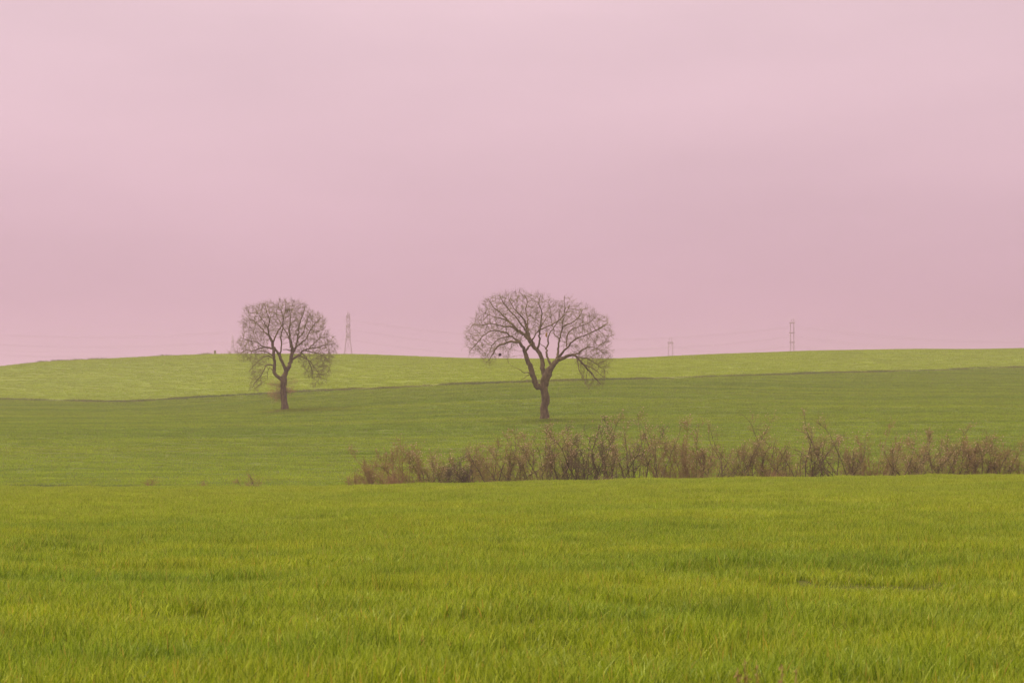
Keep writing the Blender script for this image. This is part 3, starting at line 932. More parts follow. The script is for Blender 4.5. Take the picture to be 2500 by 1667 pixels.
outlineL = [(85, 780), (100, 660), (180, 560), (170, 470), (135, 400), (180, 330), (190, 250), (330, 215), (450, 175), (560, 185), (640, 155), (750, 145),
            (815, 175), (900, 205), (945, 240), (965, 310), (1030, 295), (1115, 335), (1155, 410), (1150, 500), (1190, 570), (1240, 590), (1295, 670),
            (1285, 745), (1250, 800), (1215, 920), (1180, 1060), (1100, 1120), (1000, 1160), (950, 1070), (880, 1000), (860, 900), (800, 860), (760, 700), (680, 600),
            (600, 640), (560, 560), (480, 650), (490, 840), (400, 1000), (430, 1110), (330, 1210), (250, 1170), (280, 1050), (245, 980), (300, 880), (130, 860)]
treeL = build_tree('oak_tree', 'round bare tree with rusty leaves clinging round its trunk, the one on the left', 'tree',
           (lx, ly, lz), unitL, (675, 1478), trunkL, limbsL, outlineL, 2.9, 8, 7200, 0.6, 2.0, tree_group)
# dry leaves on shoots round the trunk of the left tree
rg = np.random.default_rng(77)
def leaf_cloud(centres, count, size):
    V, Fc, S0, S1 = [], [], [], []
    for (cx, cy, rx, ry, w) in centres:
        for _ in range(int(count * w)):
            d = rg.normal(0, 0.5, 3)
            x = (cx - 675 + d[0] * rx) * unitL; z = (1478 - cy - d[1] * ry) * unitL; y = d[2] * rx * unitL
            s = size * rg.uniform(0.5, 1.2)
            u = rg.normal(0, 1, 3); u /= np.linalg.norm(u); v = np.cross(u, rg.normal(0, 1, 3)); v /= np.linalg.norm(v)
            c = np.array([x, y, z]); b0 = len(V)
            V += [c - u * s, c + v * s * 0.5, c + u * s, c - v * s * 0.5]
            Fc.append((b0, b0 + 1, b0 + 2, b0 + 3))
            if rg.random() < 0.25:
                S1.append(c); S0.append(np.array([(rg.uniform(640, 665) - 675) * unitL, 0, z + rg.uniform(-0.3, 0.1)]))
    return V, Fc, S0, S1
V, Fc, S0, S1 = leaf_cloud([(525, 1270, 75, 55, 1.0), (505, 1150, 60, 45, 0.35), (735, 1225, 75, 45, 0.7), (585, 1200, 40, 80, 0.4), (560, 1330, 45, 40, 0.3),
                            (770, 1110, 70, 60, 0.22)], 300, 0.065)
o = mesh_obj('dry_leaves', raw_mesh('dry_leaves', V, Fc), m_rust, treeL)
tag(o, 'rusty orange dry leaves clinging round the trunk', kind='stuff')
v, f = edge_tubes(S0, S1, [0.012] * len(S0), [0.005] * len(S0), 3)
tag(mesh_obj('trunk_shoots', raw_mesh('trunk_shoots', v, f, True), m_tan, treeL), kind='stuff')

# clump of sticks high in the left tree, ball and scrap hanging in the right tree
def ball_mesh(r, seed, squash=1.0, bump=0.18):
    import bmesh
    bm = bmesh.new(); bmesh.ops.create_icosphere(bm, subdivisions=2, radius=r)
    rr = random.Random(seed)
    for v in bm.verts:
        v.co *= 1 + rr.uniform(-bump, bump); v.co.z *= squash
    me = bpy.data.meshes.new('ball'); bm.to_mesh(me); bm.free()
    return me
def stick_nest(r, n, seed):
    g = np.random.default_rng(seed)
    c = g.normal(0, r * 0.35, (n, 3)) * np.array([1.2, 1.2, 0.7])
    d = g.normal(0, 1, (n, 3)) * np.array([1, 1, 0.35]); d /= np.linalg.norm(d, axis=1, keepdims=True)
    v, f = edge_tubes(c - d * r * 0.5, c + d * r * 0.5, np.full(n, 0.012), np.full(n, 0.008), 3)
    return raw_mesh('nest', v, f)
nest = mesh_obj('bird_nest', stick_nest(0.36, 110, 4), m_trunk)
nest.location = (lx + (705 - 675) * unitL, ly - 0.4, lz + (1478 - 272) * unitL)
tag(nest, 'ragged dark clump of sticks high in the top of the left round tree', 'nest')
hx, hz = bx + (457 - 905) * unitR, bz + (1432 - 770) * unitR
hb = empty('hanging_ball', (hx, by_ - 1.2, hz))
tag(hb, 'small dark round ball hanging under the left low boughs of the wide tree', 'nest')
mesh_obj('ball', ball_mesh(0.135, 5, 1.05), m_dark, hb)
v, f = edge_tubes([(0, 0, 0.1)], [(0.03, 0, 1.0)], [0.008], [0.008], 3)
mesh_obj('cord', raw_mesh('cord', v, f), m_branch, hb)
sc2 = mesh_obj('hanging_scrap', ball_mesh(0.1, 9, 2.4, 0.25), m_yellow)
sc2.location = (bx + (925 - 905) * unitR, by_ - 0.5, bz + (1432 - 565) * unitR)
tag(sc2, 'ochre yellow scrap caught among the middle branches of the wide tree', 'scrap')

# soil mounds / weeds at the feet of the trees
def mound(name, cx, cy, rx, ry, h, mat, label):
    import bmesh
    n_r, n_a = 7, 30
    V, Fc = [], []
    for i in range(n_r + 1):
        t = i / n_r
        for j in range(n_a):
            a = 2 * math.pi * j / n_a
            k = 1 + 0.22 * math.sin(3 * a + 1) + 0.12 * math.sin(7 * a)
            x, y = cx + rx * t * k * math.cos(a), cy + ry * t * k * math.sin(a)
            V.append((x, y, Tz(x, y) + h * (1 - t) ** 0.7 * (0.8 + 0.3 * math.sin(5 * a + 9 * t)) - 0.05 * t + 0.01))
    for i in range(n_r):
        for j in range(n_a):
            j2 = (j + 1) % n_a
            Fc.append((i * n_a + j, i * n_a + j2, (i + 1) * n_a + j2, (i + 1) * n_a + j))
    o = mesh_obj(name, raw_mesh(name, V, Fc, True), mat)
    tag(o, label, kind='structure')
    return o
mound('soil_mound', lx - 0.4, ly - 0.3, 2.3, 1.3, 0.22, m_soil, 'bare brown soil round the foot of the left tree')
mound('soil_patch', bx + 0.1, by_ - 0.1, 1.1, 0.8, 0.12, m_soil, 'bare soil round the foot of the wide tree')
q = r.normal(0, 1, (125, 2))
A = np.column_stack([lx + 1.6 + q[:80, 0] * 1.2, ly + 0.4 + q[:80, 1] * 0.4])
Bq = np.column_stack([bx + 0.3 + q[80:, 0] * 1.2, by_ - 0.2 + q[80:, 1] * 0.6])
AB = np.vstack([A, Bq])
scatter('tree_foot_grass', np.column_stack([AB, T(AB[:, 0], AB[:, 1])]), r.uniform(0, 6.28, len(AB)), r.uniform(0.9, 2.0, len(AB)), slope_cl,
        'rough darker grass left unploughed round the tree trunks', 6, 9)

# ------------------------------------------------------------------ shrubs of the bare hedge
def crooked(p, d, length, nseg, r0, r1, g, wander, up=0.0):
    pts, rr = [np.array(p, float)], [r0]
    d = np.array(d, float); d /= np.linalg.norm(d)
    for k in range(nseg):
        d = d + g.normal(0, wander, 3) + np.array([0, 0, up]); d /= np.linalg.norm(d)
        pts.append(pts[-1] + d * length / nseg); rr.append(r0 + (r1 - r0) * (k + 1) / nseg)
    return np.array(pts), np.array(rr), d

def build_shrub(px, top, width, seed, label, style, group, d=None, name='bare_shrub', cat='shrub'):
    """style: dict(stems, density, red, pale, lean, wander)"""
    g = np.random.default_rng(seed)
    d = d or (111.5 + g.uniform(-2.0, 3.5))
    x = (px - 1250) / F * d
    z = Tz(x, d)
    H = (at_z(top, d) - z) * 0.97
    W = width / F * d * 1.32
    root = empty(name, (x, d, z - 0.03))
    tag(root, label, cat, group)
    m_stem = m_greystem if g.random() > style.get('red', 0.5) * 0.6 else m_red
    m_tw = m_red if style.get('red', 0.5) > 0.5 else m_tan if style.get('red', 0.5) > 0.25 else m_greystem
    e = {'stem': [], 'branch': [], 'twig': []}
    tips = []
    ns = int(round(style['stems'] * 1.5))
    # a stand of shoots rising from a rooted width, taller shoots towards the middle
    for s in range(ns):
        off = ((s + g.uniform(0.2, 0.8)) / ns - 0.5)
        bx_ = off * W * 0.75; by2 = g.uniform(-0.7, 0.9)
        hh = H * (1.0 if s == style.get('lead', ns // 2) else g.uniform(0.45, 0.88))
        an = g.normal(style.get('lean', 0.0) + off * 0.9, 0.28)
        ln = hh / max(0.6, math.cos(an))
        r0 = g.uniform(0.020, 0.036) * style.get('thick', 1.0)
        pts, rr, _ = crooked((bx_, by2, 0), (math.sin(an), g.normal(0, 0.2), math.cos(an)), ln * 0.97, 12, r0, 0.007, g, style['wander'] * g.uniform(0.5, 1.3), 0.06)
        if pts[:, 2].max() > 1e-3:
            pts[:, 2] *= hh / pts[:, 2].max()
        mesh_obj('stem', tube_path(pts, rr, 5, 0.08, seed * 31 + s), m_stem, root)
        for k in range(2, 12):
            for _ in range(g.poisson(style['density'] * (1.8 if k > 4 else 1.5))):
                dirn = (pts[k] - pts[k - 1]); dirn /= np.linalg.norm(dirn)
                sd_ = dirn * 0.85 + g.normal(0, 0.6, 3) + np.array([0, 0, 0.25])
                bl = g.uniform(0.35, 1.0) * (1.15 - k / 16.0) * (0.6 + H / 6.0)
                bp_, br, bd = crooked(pts[k], sd_, bl, 5, rr[k] * 0.6, 0.006, g, 0.30, 0.05)
                e['branch'].append((bp_, br))
                for j in range(1, 6):
                    for _ in range(g.poisson(1.2)):
                        td = bd + g.normal(0, 0.65, 3) + np.array([0, 0, 0.2]); td /= np.linalg.norm(td)
                        tl = g.uniform(0.14, 0.50)
                        tp_, tr, _d = crooked(bp_[j], td, tl, 2, 0.0075, 0.0045, g, 0.3, 0.05)
                        e['twig'].append((tp_, tr))
                        if g.random() < 1.4 * style.get('pale', 0.2) * (tp_[-1][2] / H) ** 1.5:
                            tips.append(tp_[-1])
    # thin brush near the ground
    nb = int(style.get('brush', 30) * W * 0.5 + 8)
    for _ in range(nb):
        b0 = (g.uniform(-0.5, 0.5) * W, g.uniform(-0.8, 1.0), 0)
        tp_, tr, _d = crooked(b0, (g.normal(0, 0.45), g.normal(0, 0.3), 1), g.uniform(0.2, 0.62) * H, 5, 0.011, 0.005, g, 0.28)
        e['twig'].append((tp_, tr))
        for j in range(1, 6):
            for _ in range(g.poisson(0.7)):
                q_, qr, _d = crooked(tp_[j], g.normal(0, 1, 3), g.uniform(0.1, 0.35), 2, 0.007, 0.004, g, 0.3)
                e['twig'].append((q_, qr))
    for key, mat, sides, nm in (('branch', m_stem, 3, 'branches'), ('twig', m_tw, 3, 'twigs')):
        if not e[key]: continue
        P0 = np.concatenate([p_[:-1] for p_, _ in e[key]]); P1 = np.concatenate([p_[1:] for p_, _ in e[key]])
        R0 = np.concatenate([q_[:-1] for _, q_ in e[key]]); R1 = np.concatenate([q_[1:] for _, q_ in e[key]])
        v, f = edge_tubes(P0, P1, R0, R1, sides)
        tag(mesh_obj(nm, raw_mesh(nm, v, f, True), mat, root), kind='stuff')
    if tips:
        Bp = np.array(tips); s_ = g.uniform(0.018, 0.040, len(Bp))
        D = g.normal(0, 1, (len(Bp), 3)); D /= np.linalg.norm(D, axis=1, keepdims=True)
        v, f = edge_tubes(Bp - D * s_[:, None], Bp + D * s_[:, None], s_ * 0.8, s_ * 0.4, 3)
        tag(mesh_obj('pale_buds', raw_mesh('pale_buds', v, f), m_pale, root), kind='stuff')
    return root, H, W

def S(stems, density, red, pale, lean=0.0, wander=0.16, **k):
    return dict(stems=stems, density=density, red=red, pale=pale, lean=lean, wander=wander, **k)
HEDGE = 'bare shrubs in the hedge along the near field crest'
shrubs = [
 (876, 1128, 46, 'tiny thin reddish bush, the very first at the left end of the hedge', S(4, .5, .9, .1, -.1, .14)),
 (925, 1106, 62, 'small red bush with one arching stem leaning out to the left', S(5, .8, .95, .1, -.35, .16, brush=50)),
 (985, 1060, 70, 'upright reddish bush with a tall whip stem, right of the straw tuft', S(6, .9, .85, .15, 0, .13, brush=45)),
 (1048, 1082, 72, 'dark low bush with pale tipped stems leaning left', S(6, .9, .35, .55, -.45, .16, brush=30)),
 (1108, 1100, 66, 'lowest grey tangled bush in the left half of the hedge', S(6, 1., .2, .2, .3, .24, brush=40)),
 (1166, 1072, 70, 'spreading grey bush with a stem arching up to the left', S(6, .9, .4, .35, -.4, .17, brush=30)),
 (1226, 1042, 72, 'dense red brown bush with a single tall spike', S(7, 1.1, .95, .25, 0, .12, brush=70)),
 (1290, 1050, 72, 'grey bush with long stems leaning left, below the wide tree trunk', S(6, .9, .3, .4, -.35, .18, brush=30)),
 (1346, 1028, 74, 'tall pinkish bush with pale tips just right of the wide tree foot', S(7, 1.0, .6, .6, 0, .16, brush=30)),
 (1398, 1030, 70, 'dark stemmed bush with a loose open middle, right of the tall pinkish one', S(6, .8, .2, .6, .1, .22, thick=1.2)),
 (1446, 1012, 72, 'bush crowned with the palest cream buds in the hedge', S(7, 1.0, .3, 1., -.1, .2, thick=1.3)),
 (1506, 1008, 78, 'bush with the thickest crooked dark stems in the hedge', S(7, 1.0, .15, .7, -.1, .2, thick=1.3)),
 (1578, 1002, 70, 'airy upright bush forking from the ground like a letter V', S(5, .8, .5, .6, .05, .13, thick=1.1, brush=12)),
 (1648, 1020, 76, 'dense rust red bush with a broad rounded top', S(8, 1.2, .95, .35, 0, .15, brush=60)),
 (1710, 1030, 72, 'dense brown bush with many close upright stems', S(8, 1.1, .8, .35, .05, .15, brush=60)),
 (1776, 1012, 70, 'open bush with two long bare stems slanting right', S(5, .8, .4, .4, .35, .12, thick=1.2, brush=14)),
 (1850, 1002, 66, 'bush with a lone thin spire over a thick reddish base', S(6, .9, .85, .25, -.1, .12, brush=80)),
 (1905, 1082, 54, 'short hazy pink brown bush filling a low gap in the hedge', S(5, .7, .9, .1, 0, .16, brush=90)),
 (1962, 1030, 66, 'bush with one straight stem leaning to the right beside the low gap', S(6, .8, .5, .45, .3, .13, thick=1.2)),
 (2030, 998, 80, 'tall bush on two crooked grey stems with rosy tips', S(6, .9, .3, .45, -.1, .24, thick=1.5, brush=16)),
 (2078, 1014, 60, 'slim bush whose bare stem bends up to the left', S(4, .7, .3, .2, -.4, .14, thick=1.3, brush=16)),
 (2128, 1032, 76, 'dense reddish bush fanning out to the upper right', S(8, 1.1, .85, .25, .35, .12, brush=60)),
 (2196, 1064, 72, 'bush led by a dark stem curving to the right, with a gap on its left', S(5, .9, .5, .4, .5, .15, thick=1.2)),
 (2254, 1064, 68, 'brown bush of short bent stems with tangled tops', S(6, .9, .5, .4, .1, .24)),
 (2318, 1036, 72, 'reddish bush with a thin upright leader over crossing stems', S(6, 1., .7, .3, -.2, .18, brush=45)),
 (2368, 1052, 64, 'thick reddish bush of forward slanting stems near the right end', S(7, 1.1, .95, .2, .3, .14, brush=60)),
 (2414, 1056, 60, 'red brown bush with a spiky top, third from the right end', S(6, .9, .9, .2, .05, .15, brush=40)),
 (2458, 1092, 48, 'small sparse bush, second from the right end of the hedge', S(4, .7, .8, .15, .15, .14, brush=24)),
 (2490, 1108, 34, 'wispy little bush closing the right end of the hedge', S(3, .6, .9, .1, 0, .14, brush=24)),
]
for i, (px, top, w, lab, st) in enumerate(shrubs):
    build_shrub(px, top, w * 1.15, 1200 + i, lab, st, HEDGE)
# small plants left of the hedge
build_shrub(628, 1152, 46, 980, 'small fan of red twigs standing alone left of the hedge', S(3, .35, 1., 0, -.5, .10, brush=16), None, d=113)
build_shrub(490, 1174, 34, 981, 'low wisp of pinkish twigs, middle one of the three left of the hedge', S(2, .2, 1., 0, 0, .14, brush=6), None, d=113)
build_shrub(374, 1174, 28, 982, 'faint low wisp of twigs farthest left along the crest', S(2, .3, 1., 0, 0, .14, brush=8), None, d=113)
# shrubs behind the ridge by the post
for i, (px, top, w, lab) in enumerate([(548, 862, 12, 'short bare bush right beside the stone post on the ridge'),
                                       (572, 855, 22, 'hazy bare bush on the ridge between the post and the round tree'),
                                       (590, 855, 20, 'hazy bare bush on the ridge, half behind the round tree crown')]):
    build_shrub(px, top, w, 990 + i, lab, S(6, .5, .9, 0, 0, .14, brush=9), 'faint bare bushes on the ridge', d=412 + 6 * i)

# straw tufts in the hedge
def straw_tuft(px, d, h, w, n_, seed, label, mat=None, lean=0.0):
    g = np.random.default_rng(seed)
    x = (px - 1250) / F * d
    o_ = empty('dry_grass_tuft', (x, d, Tz(x, d) - 0.03))
    P0, P1, R0, R1 = [], [], [], []
    for _ in range(n_):
        pts, rr, _d = crooked((g.normal(0, w * 0.3), g.normal(0, w * 0.3), 0), (g.normal(lean, 0.25), g.normal(0, 0.25), 1), h * g.uniform(0.5, 1.05), 4, 0.010, 0.004, g, 0.08)
        P0.append(pts[:-1]); P1.append(pts[1:]); R0.append(rr[:-1]); R1.append(rr[1:])
    v, f = edge_tubes(np.concatenate(P0), np.concatenate(P1), np.concatenate(R0), np.concatenate(R1), 3)
    tag(mesh_obj('stalks', raw_mesh('stalks', v, f, True), mat or m_straw, o_), kind='stuff')
    tag(o_, label, 'grass tuft')
    return o_
straw_tuft(961, 109, 1.15, 0.7, 130, 1, 'orange straw tuft standing at the foot of the hedge near its left end')
straw_tuft(1898, 109, 0.85, 0.8, 110, 2, 'low orange straw tuft under the low gap of the hedge')
straw_tuft(1470, 108.5, 1.0, 1.3, 36, 3, 'bleached straw stalks flopped at the foot of the crooked stemmed bush', m_pale, 1.1)

# dead weed stalks in the very near foreground
def dead_weed(px, d, h, seed, label):
    g = np.random.default_rng(seed)
    x = (px - 1250) / F * d
    o_ = empty('dead_weed', (x, d, Tz(x, d)))
    tag(o_, label, 'weed', 'dead weeds poking through the foreground crop')
    V, Fc = [], []
    for s in range(2):
        pts, rr, _d = crooked((g.normal(0, .012), g.normal(0, .012), 0), (g.normal(0, .08), g.normal(0, .08), 1), h * g.uniform(.92, 1.0), 8, 0.0045, 0.002, g, 0.03)
        mesh_obj('stalk', tube_path(pts, rr, 5, 0.05, seed + s), m_red, o_)
        for k in range(3, 9):
            for _ in range(22):
                c = pts[k] + g.normal(0, 0.007, 3) - np.array([0, 0, g.uniform(0, h / 8)]); s_ = g.uniform(0.002, 0.0045)
                b0 = len(V)
                u = g.normal(0, s_, 3); w_ = g.normal(0, s_, 3)
                V += [c - u, c + w_, c + u, c - w_]; Fc.append((b0, b0 + 1, b0 + 2, b0 + 3))
    tag(mesh_obj('seed_heads', raw_mesh('seed_heads', V, Fc), m_red, o_), kind='stuff')
dead_weed(1786, 7.6, 0.87, 11, 'broadest reddish dead weed at the bottom right, leftmost of three')
dead_weed(1835, 7.7, 0.86, 12, 'thin dark red dead weed, middle one of three at the bottom right')
dead_weed(1900, 7.9, 0.83, 13, 'faint reddish dead weed, rightmost of three at the bottom right')

# ------------------------------------------------------------------ stone post on the ridge
px_, d_ = 525.0, 402.0
sx_ = (px_ - 1250) / F * d_
post = empty('boundary_post', (sx_, d_, Tz(sx_, d_)))
tag(post, 'squat square stone post standing on the ridge left of the round tree', 'post')
import bmesh
def bevel_box(name, sx, sy, sz, z, mat, parent, bev=0.02, top=1.0):
    bm = bmesh.new(); bmesh.ops.create_cube(bm, size=1)
    for v in bm.verts:
        k = top if v.co.z > 0 else 1.0
        v.co = Vector((v.co.x * sx * k, v.co.y * sy * k, v.co.z * sz + z + sz / 2))
    bmesh.ops.bevel(bm, geom=bm.edges[:], offset=bev, segments=2, affect='EDGES')
    me = bpy.data.meshes.new(name); bm.to_mesh(me); bm.free()
    return mesh_obj(name, me, mat, parent)
top_z = at_z(855.5, d_) - Tz(sx_, d_)
bevel_box('plinth', 0.55, 0.55, 0.2, -0.1, m_stone, post)
bevel_box('shaft', 0.42, 0.42, top_z - 0.18, 0.1, m_stone, post, 0.02, 0.94)
bevel_box('cap', 0.45, 0.45, 0.08, top_z - 0.08, m_stone, post)

# ------------------------------------------------------------------ pylons and cables
def bars(lst, name, parent, stuff=False, label=None):
    """square section bars: (p0, p1, half thickness)"""
    P0 = np.array([a for a, _, _ in lst], float); P1 = np.array([b_ for _, b_, _ in lst], float)
    R = np.array([c for _, _, c in lst], float)
    v, f = edge_tubes(P0, P1, R, R, 4)
    o_ = mesh_obj(name, raw_mesh(name, v, f), m_steel, parent)
    if stuff: tag(o_, kind='stuff')
    return o_

def lattice_faces(w_of, z0, z1, panels, t, twin=False):
    """X bracing on four faces of a tapering square tower"""
    L = []
    zs = np.linspace(z0, z1, panels + 1)
    for a, b_ in zip(zs[:-1], zs[1:]):
        wa, wb = w_of(a) / 2, w_of(b_) / 2
        for s in (-1, 1):
            L.append(((-wa, s * wa, a), (wb, s * wb, b_), t)); L.append(((wa, s * wa, a), (-wb, s * wb, b_), t))
            L.append(((s * wa, -wa, a), (s * wb, wb, b_), t)); L.append(((s * wa, wa, a), (s * wb, -wb, b_), t))
        for s in (-1, 1):
            L.append(((-wb, s * wb, b_), (wb, s * wb, b_), t)); L.append(((s * wb, -wb, b_), (s * wb, wb, b_), t))
    return L

def lattice_pylon(px, d, rows, arm_rows, label, waist_w, base_w, foot_row, waist_row, arm_len=6.0, rot=0.0, k=0.75):
    """rows in photograph pixels: rows = (peak, body top)"""
    x = (px - 1250) / F * d
    gz = Tz(x, d)
    o_ = empty('power_pylon', (x, d, gz), rot)
    tag(o_, label, 'pylon', 'power pylons fading into the haze behind the ridge')
    Z = lambda row: at_z(row, d) - gz
    m_px = d / F
    ww = [(0, base_w * m_px * 1.35), (Z(foot_row), base_w * m_px), (Z(waist_row), waist_w * m_px * 1.15), (Z(rows[1]), waist_w * m_px * 0.82)]
    w_of = lambda z: float(np.interp(z, [a for a, _ in ww], [b_ for _, b_ in ww]))
    zt = Z(rows[1]); zp = Z(rows[0])
    lv = [0, Z(foot_row), Z(waist_row), zt]
    for sx in (-1, 1):
        for sy in (-1, 1):
            bars([((sx * w_of(a) / 2, sy * w_of(a) / 2, a), (sx * w_of(b_) / 2, sy * w_of(b_) / 2, b_), 0.20 * k) for a, b_ in zip(lv[:-1], lv[1:])], 'leg', o_)
    wt = w_of(zt) / 2
    bars([((sx * wt, sy * wt, zt), (0, 0, zp), 0.15 * k) for sx in (-1, 1) for sy in (-1, 1)], 'peak', o_)
    br = lattice_faces(w_of, 0, Z(waist_row), 4, 0.085 * k) + lattice_faces(w_of, Z(waist_row), zt, 6, 0.10 * k)
    bars(br, 'bracing', o_, True)
    hang = []
    for row in arm_rows:
        z = Z(row); w = w_of(z) / 2
        L = []
        for s in (-1, 1):
            tip = (0, s * (w + arm_len), z + 0.1)
            for sx in (-1, 1):
                L.append(((sx * w, s * w, z - 0.9), tip, 0.24 * k)); L.append(((sx * w, s * w, z + 1.2), tip, 0.24 * k))
                for t in (0.25, 0.5, 0.75):
                    L.append(((sx * w * (1 - t), s * (w + arm_len * t), z - 0.9 * (1 - t)), (sx * w * (1 - t), s * (w + arm_len * t), z + 1.2 * (1 - t)), 0.08 * k))
                    L.append(((-w * (1 - t), s * (w + arm_len * t), z - 0.9 * (1 - t)), (w * (1 - t), s * (w + arm_len * t), z - 0.9 * (1 - t)), 0.08 * k))
            hang.append((0, s * (w + arm_len), z))
        for s in (-1, 1):
            L.append(((-w, s * w, z - 0.9), (w, s * w, z - 0.9), 0.34 * k)); L.append(((-w, s * w, z + 1.2), (w, s * w, z + 1.2), 0.34 * k))
        bars(L, 'cross_arm', o_)
    ins = []
    drop = 12 * m_px * 0.8
    for h_ in hang:
        me = tube_path(np.array([(h_[0], h_[1], h_[2] - drop * t) for t in np.linspace(0, 1, 9)]), [0.10, 0.16] * 4 + [0.1], 6)
        mesh_obj('insulator', me, m_steel, o_)
        ins.append(Vector((h_[0], h_[1], h_[2] - drop)))
    bpy.context.view_layer.update()
    return o_, [o_.matrix_world @ v for v in ins]

def twin_pylon(px, d, top, arm_rows, foot_row, leg_w, arm_w, label, beam=False, horns=(0, 0), k=0.75, spread_foot=1.0):
    """tower of two narrow lattice masts joined by beams"""
    x = (px - 1250) / F * d
    gz = Tz(x, d)
    o_ = empty('power_pylon', (x, d, gz))
    tag(o_, label, 'pylon', 'power pylons fading into the haze behind the ridge')
    Z = lambda row: at_z(row, d) - gz
    m = d / F
    W = leg_w * m / 2; mw = 1.0 * m
    zt = Z(arm_rows[0])
    for s in (-1, 1):
        L = []
        zl = np.linspace(0, zt, 9)
        cxs = [s * W * (1 + (spread_foot - 1) * max(0, 1 - z_ / Z(arm_rows[-1]))) for z_ in zl]
        for dx in (-0.5, 0.5):
            for dy in (-0.5, 0.5):
                for a in range(8):
                    L.append(((cxs[a] + dx * mw, dy * mw, zl[a]), (cxs[a + 1] + dx * mw, dy * mw, zl[a + 1]), 0.15 * k))
        for a in range(8):
            sg = 1 if a % 2 else -1
            for dy in (-0.5, 0.5):
                L.append(((cxs[a] - sg * 0.5 * mw, dy * mw, zl[a]), (cxs[a + 1] + sg * 0.5 * mw, dy * mw, zl[a + 1]), 0.09 * k))
        bars(L, 'mast', o_)
    hang = []
    for i, row in enumerate(arm_rows):
        z = Z(row); L = []
        hw = arm_w * m / 2; hh = (2.3 if beam else 1.2) * m
        for dz in (-hh, hh):
            for dy in (-0.5, 0.5):
                L.append(((-hw, dy * mw, z + dz), (hw, dy * mw, z + dz), 0.22 * k))
        nn = 8
        for a in range(nn):
            xa, xb = -hw + 2 * hw * a / nn, -hw + 2 * hw * (a + 1) / nn
            sg = 1 if a % 2 else -1
            for dy in (-0.5, 0.5):
                L.append(((xa, dy * mw, z - sg * hh), (xb, dy * mw, z + sg * hh), (0.22 if beam else 0.14) * k))
                L.append(((xa, dy * mw, z - hh), (xa, dy * mw, z + hh), (0.20 if beam else 0.12) * k))
        al = 7.0                                      # arms reaching fore and aft of the line
        for s in (-1, 1):
            for sx in (-1, 1):
                L.append(((sx * W, s * mw, z - hh), (0, s * al, z), 0.12 * k)); L.append(((sx * W, s * mw, z + hh), (0, s * al, z), 0.12 * k))
            hang.append((0, s * al, z))
        bars(L, 'cross_beam' if beam else 'cross_arm', o_)
    for hx_, row in horns:
        bars([((hx_ * m - 0.5, -0.4, zt), (hx_ * m, 0, Z(row)), 0.13 * k), ((hx_ * m + 0.5, 0.4, zt), (hx_ * m, 0, Z(row)), 0.13 * k),
              ((hx_ * m - 0.5, 0.4, zt + 0.6), (hx_ * m + 0.4, -0.4, zt + 1.6), 0.08 * k)], 'peak', o_)
    bracing = []
    zs = np.linspace(Z(foot_row) * 0.3, Z(arm_rows[-1]), 6)
    for a in range(5):
        bracing.append(((-W, 0, zs[a]), (W, 0, zs[a + 1]), 0.09 * k)); bracing.append(((W, 0, zs[a]), (-W, 0, zs[a + 1]), 0.09 * k))
    bars(bracing, 'bracing', o_, True)
    ins = []
    drop = 12 * m * 0.8
    for h_ in hang:
        me = tube_path(np.array([(h_[0], h_[1], h_[2] - drop * t) for t in np.linspace(0, 1, 9)]), [0.10, 0.16] * 4 + [0.1], 6)
        mesh_obj('insulator', me, m_steel, o_)
        ins.append(Vector((x + h_[0], d + h_[1], gz + h_[2] - drop)))
    return o_, ins

D1, D3, D2, D0 = 1150.0, 1150.0, 1500.0, 1700.0
p1, i1 = lattice_pylon(850, D1, (759, 769), (771, 795, 819), 'tallest faint lattice pylon, just right of the round tree', 9.0, 19.5, 868, 830)
p0, i0 = lattice_pylon(568, D0, (816, 824), (832, 846), 'smallest faint lattice pylon, at the left edge of the round tree crown', 5.0, 9.5, 860, 848, k=0.95)
p3, i3 = twin_pylon(1934, D3, 778, (788, 812, 835), 861, 8.0, 12.5, 'faint pylon with three short cross arms, farthest to the right', horns=((-2, 780), (3.5, 777)), spread_foot=1.6)
p2, i2 = twin_pylon(1637, D2, 822, (836.5,), 873, 11.0, 13.5, 'faint short pylon with one wide top beam and two thin spikes', beam=True, horns=((-2.8, 823), (3.2, 822)), k=0.9)

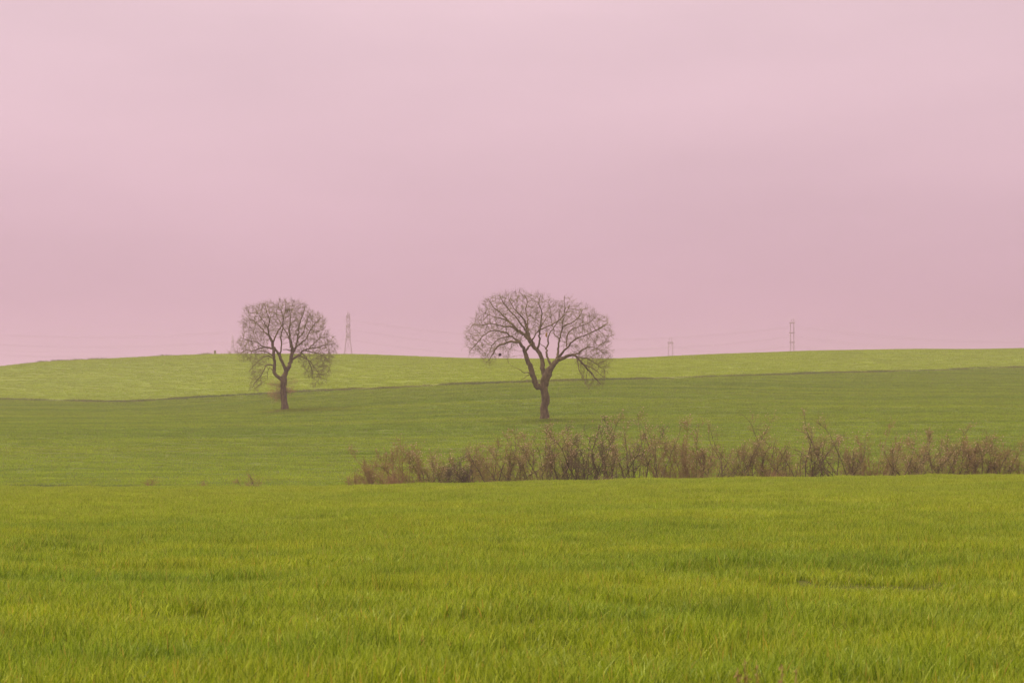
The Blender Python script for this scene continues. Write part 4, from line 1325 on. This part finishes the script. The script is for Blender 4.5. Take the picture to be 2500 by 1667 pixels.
CABLE = 'power cables slung across the sky behind the ridge'
def cable(a, b_, sag, label, r_=0.04):
    a, b_ = Vector(a), Vector(b_)
    pts = []
    for k in range(33):
        t = k / 32
        p_ = a.lerp(b_, t); p_.z -= sag * 4 * t * (1 - t)
        pts.append(tuple(p_))
    o_ = mesh_obj('power_cable', tube_path(pts, [r_] * 33, 4), m_steel)
    tag(o_, label, 'cable', CABLE)
    return o_
m1 = D1 / F
lev = ['highest', 'middle', 'lowest']
def off_point(px, row, d):
    return Vector(((px - 1250) / F * d, d, at_z(row, d)))
for a in range(3):
    for s, side in ((0, 'nearer'), (1, 'farther')):
        cable(i1[2 * a + s], i3[2 * a + s], 41 * m1, f'{lev[a]} {side} cable sagging from the tallest pylon to the rightmost pylon')
        rr_ = (784, 808, 832)[a]
        q_ = i1[2 * a + s].copy(); q_.x -= 260; q_.z += -4
        cable(i1[2 * a + s], q_, 34 * m1, f'{lev[a]} {side} cable running left from the tallest pylon behind the round tree')
        q_ = i3[2 * a + s].copy(); q_.x += 270; q_.z += 2
        cable(i3[2 * a + s], q_, 42 * m1, f'{lev[a]} {side} cable running right from the rightmost pylon')
m0 = D0 / F
for a in range(2):
    for s, side in ((0, 'nearer'), (1, 'farther')):
        q_ = i0[2 * a + s].copy(); q_.x -= 260; q_.z -= 6 * m0
        cable(i0[2 * a + s], q_, 14 * m0, f'{("upper", "lower")[a]} {side} cable running left from the smallest pylon', 0.034)
m2 = D2 / F
for s, side in ((0, 'nearer'), (1, 'farther')):
    q_ = i2[s].copy(); q_.x += 260; q_.z -= 10 * m2
    cable(i2[s], q_, 30 * m2, f'{side} cable dropping right from the short beamed pylon to the ridge', 0.045)
    q_ = i2[s].copy(); q_.x -= 260
    cable(i2[s], q_, 26 * m2, f'{side} cable running left from the short beamed pylon behind the wide tree', 0.032)

# ------------------------------------------------------------------ haze
zmin = float(GZ.min())
v, f = box_verts(0, 250, (zmin - 1.0 + 96) / 2, 9400, 9900, 96 - (zmin - 1.0))
haze = mesh_obj('haze', raw_mesh('haze', v, f), None)
m_h, n, l = new_mat('thin_haze')
pv = n.new('ShaderNodeVolumePrincipled')
pv.inputs['Color'].default_value = (0.92, 0.735, 0.905, 1)
pv.inputs['Density'].default_value = 0.00048
pv.inputs['Anisotropy'].default_value = 0.45
o = n.new('ShaderNodeOutputMaterial'); l.new(pv.outputs[0], o.inputs['Volume'])
haze.data.materials.append(m_h)
tag(haze, 'thin pink haze lying over the whole landscape', kind='stuff')
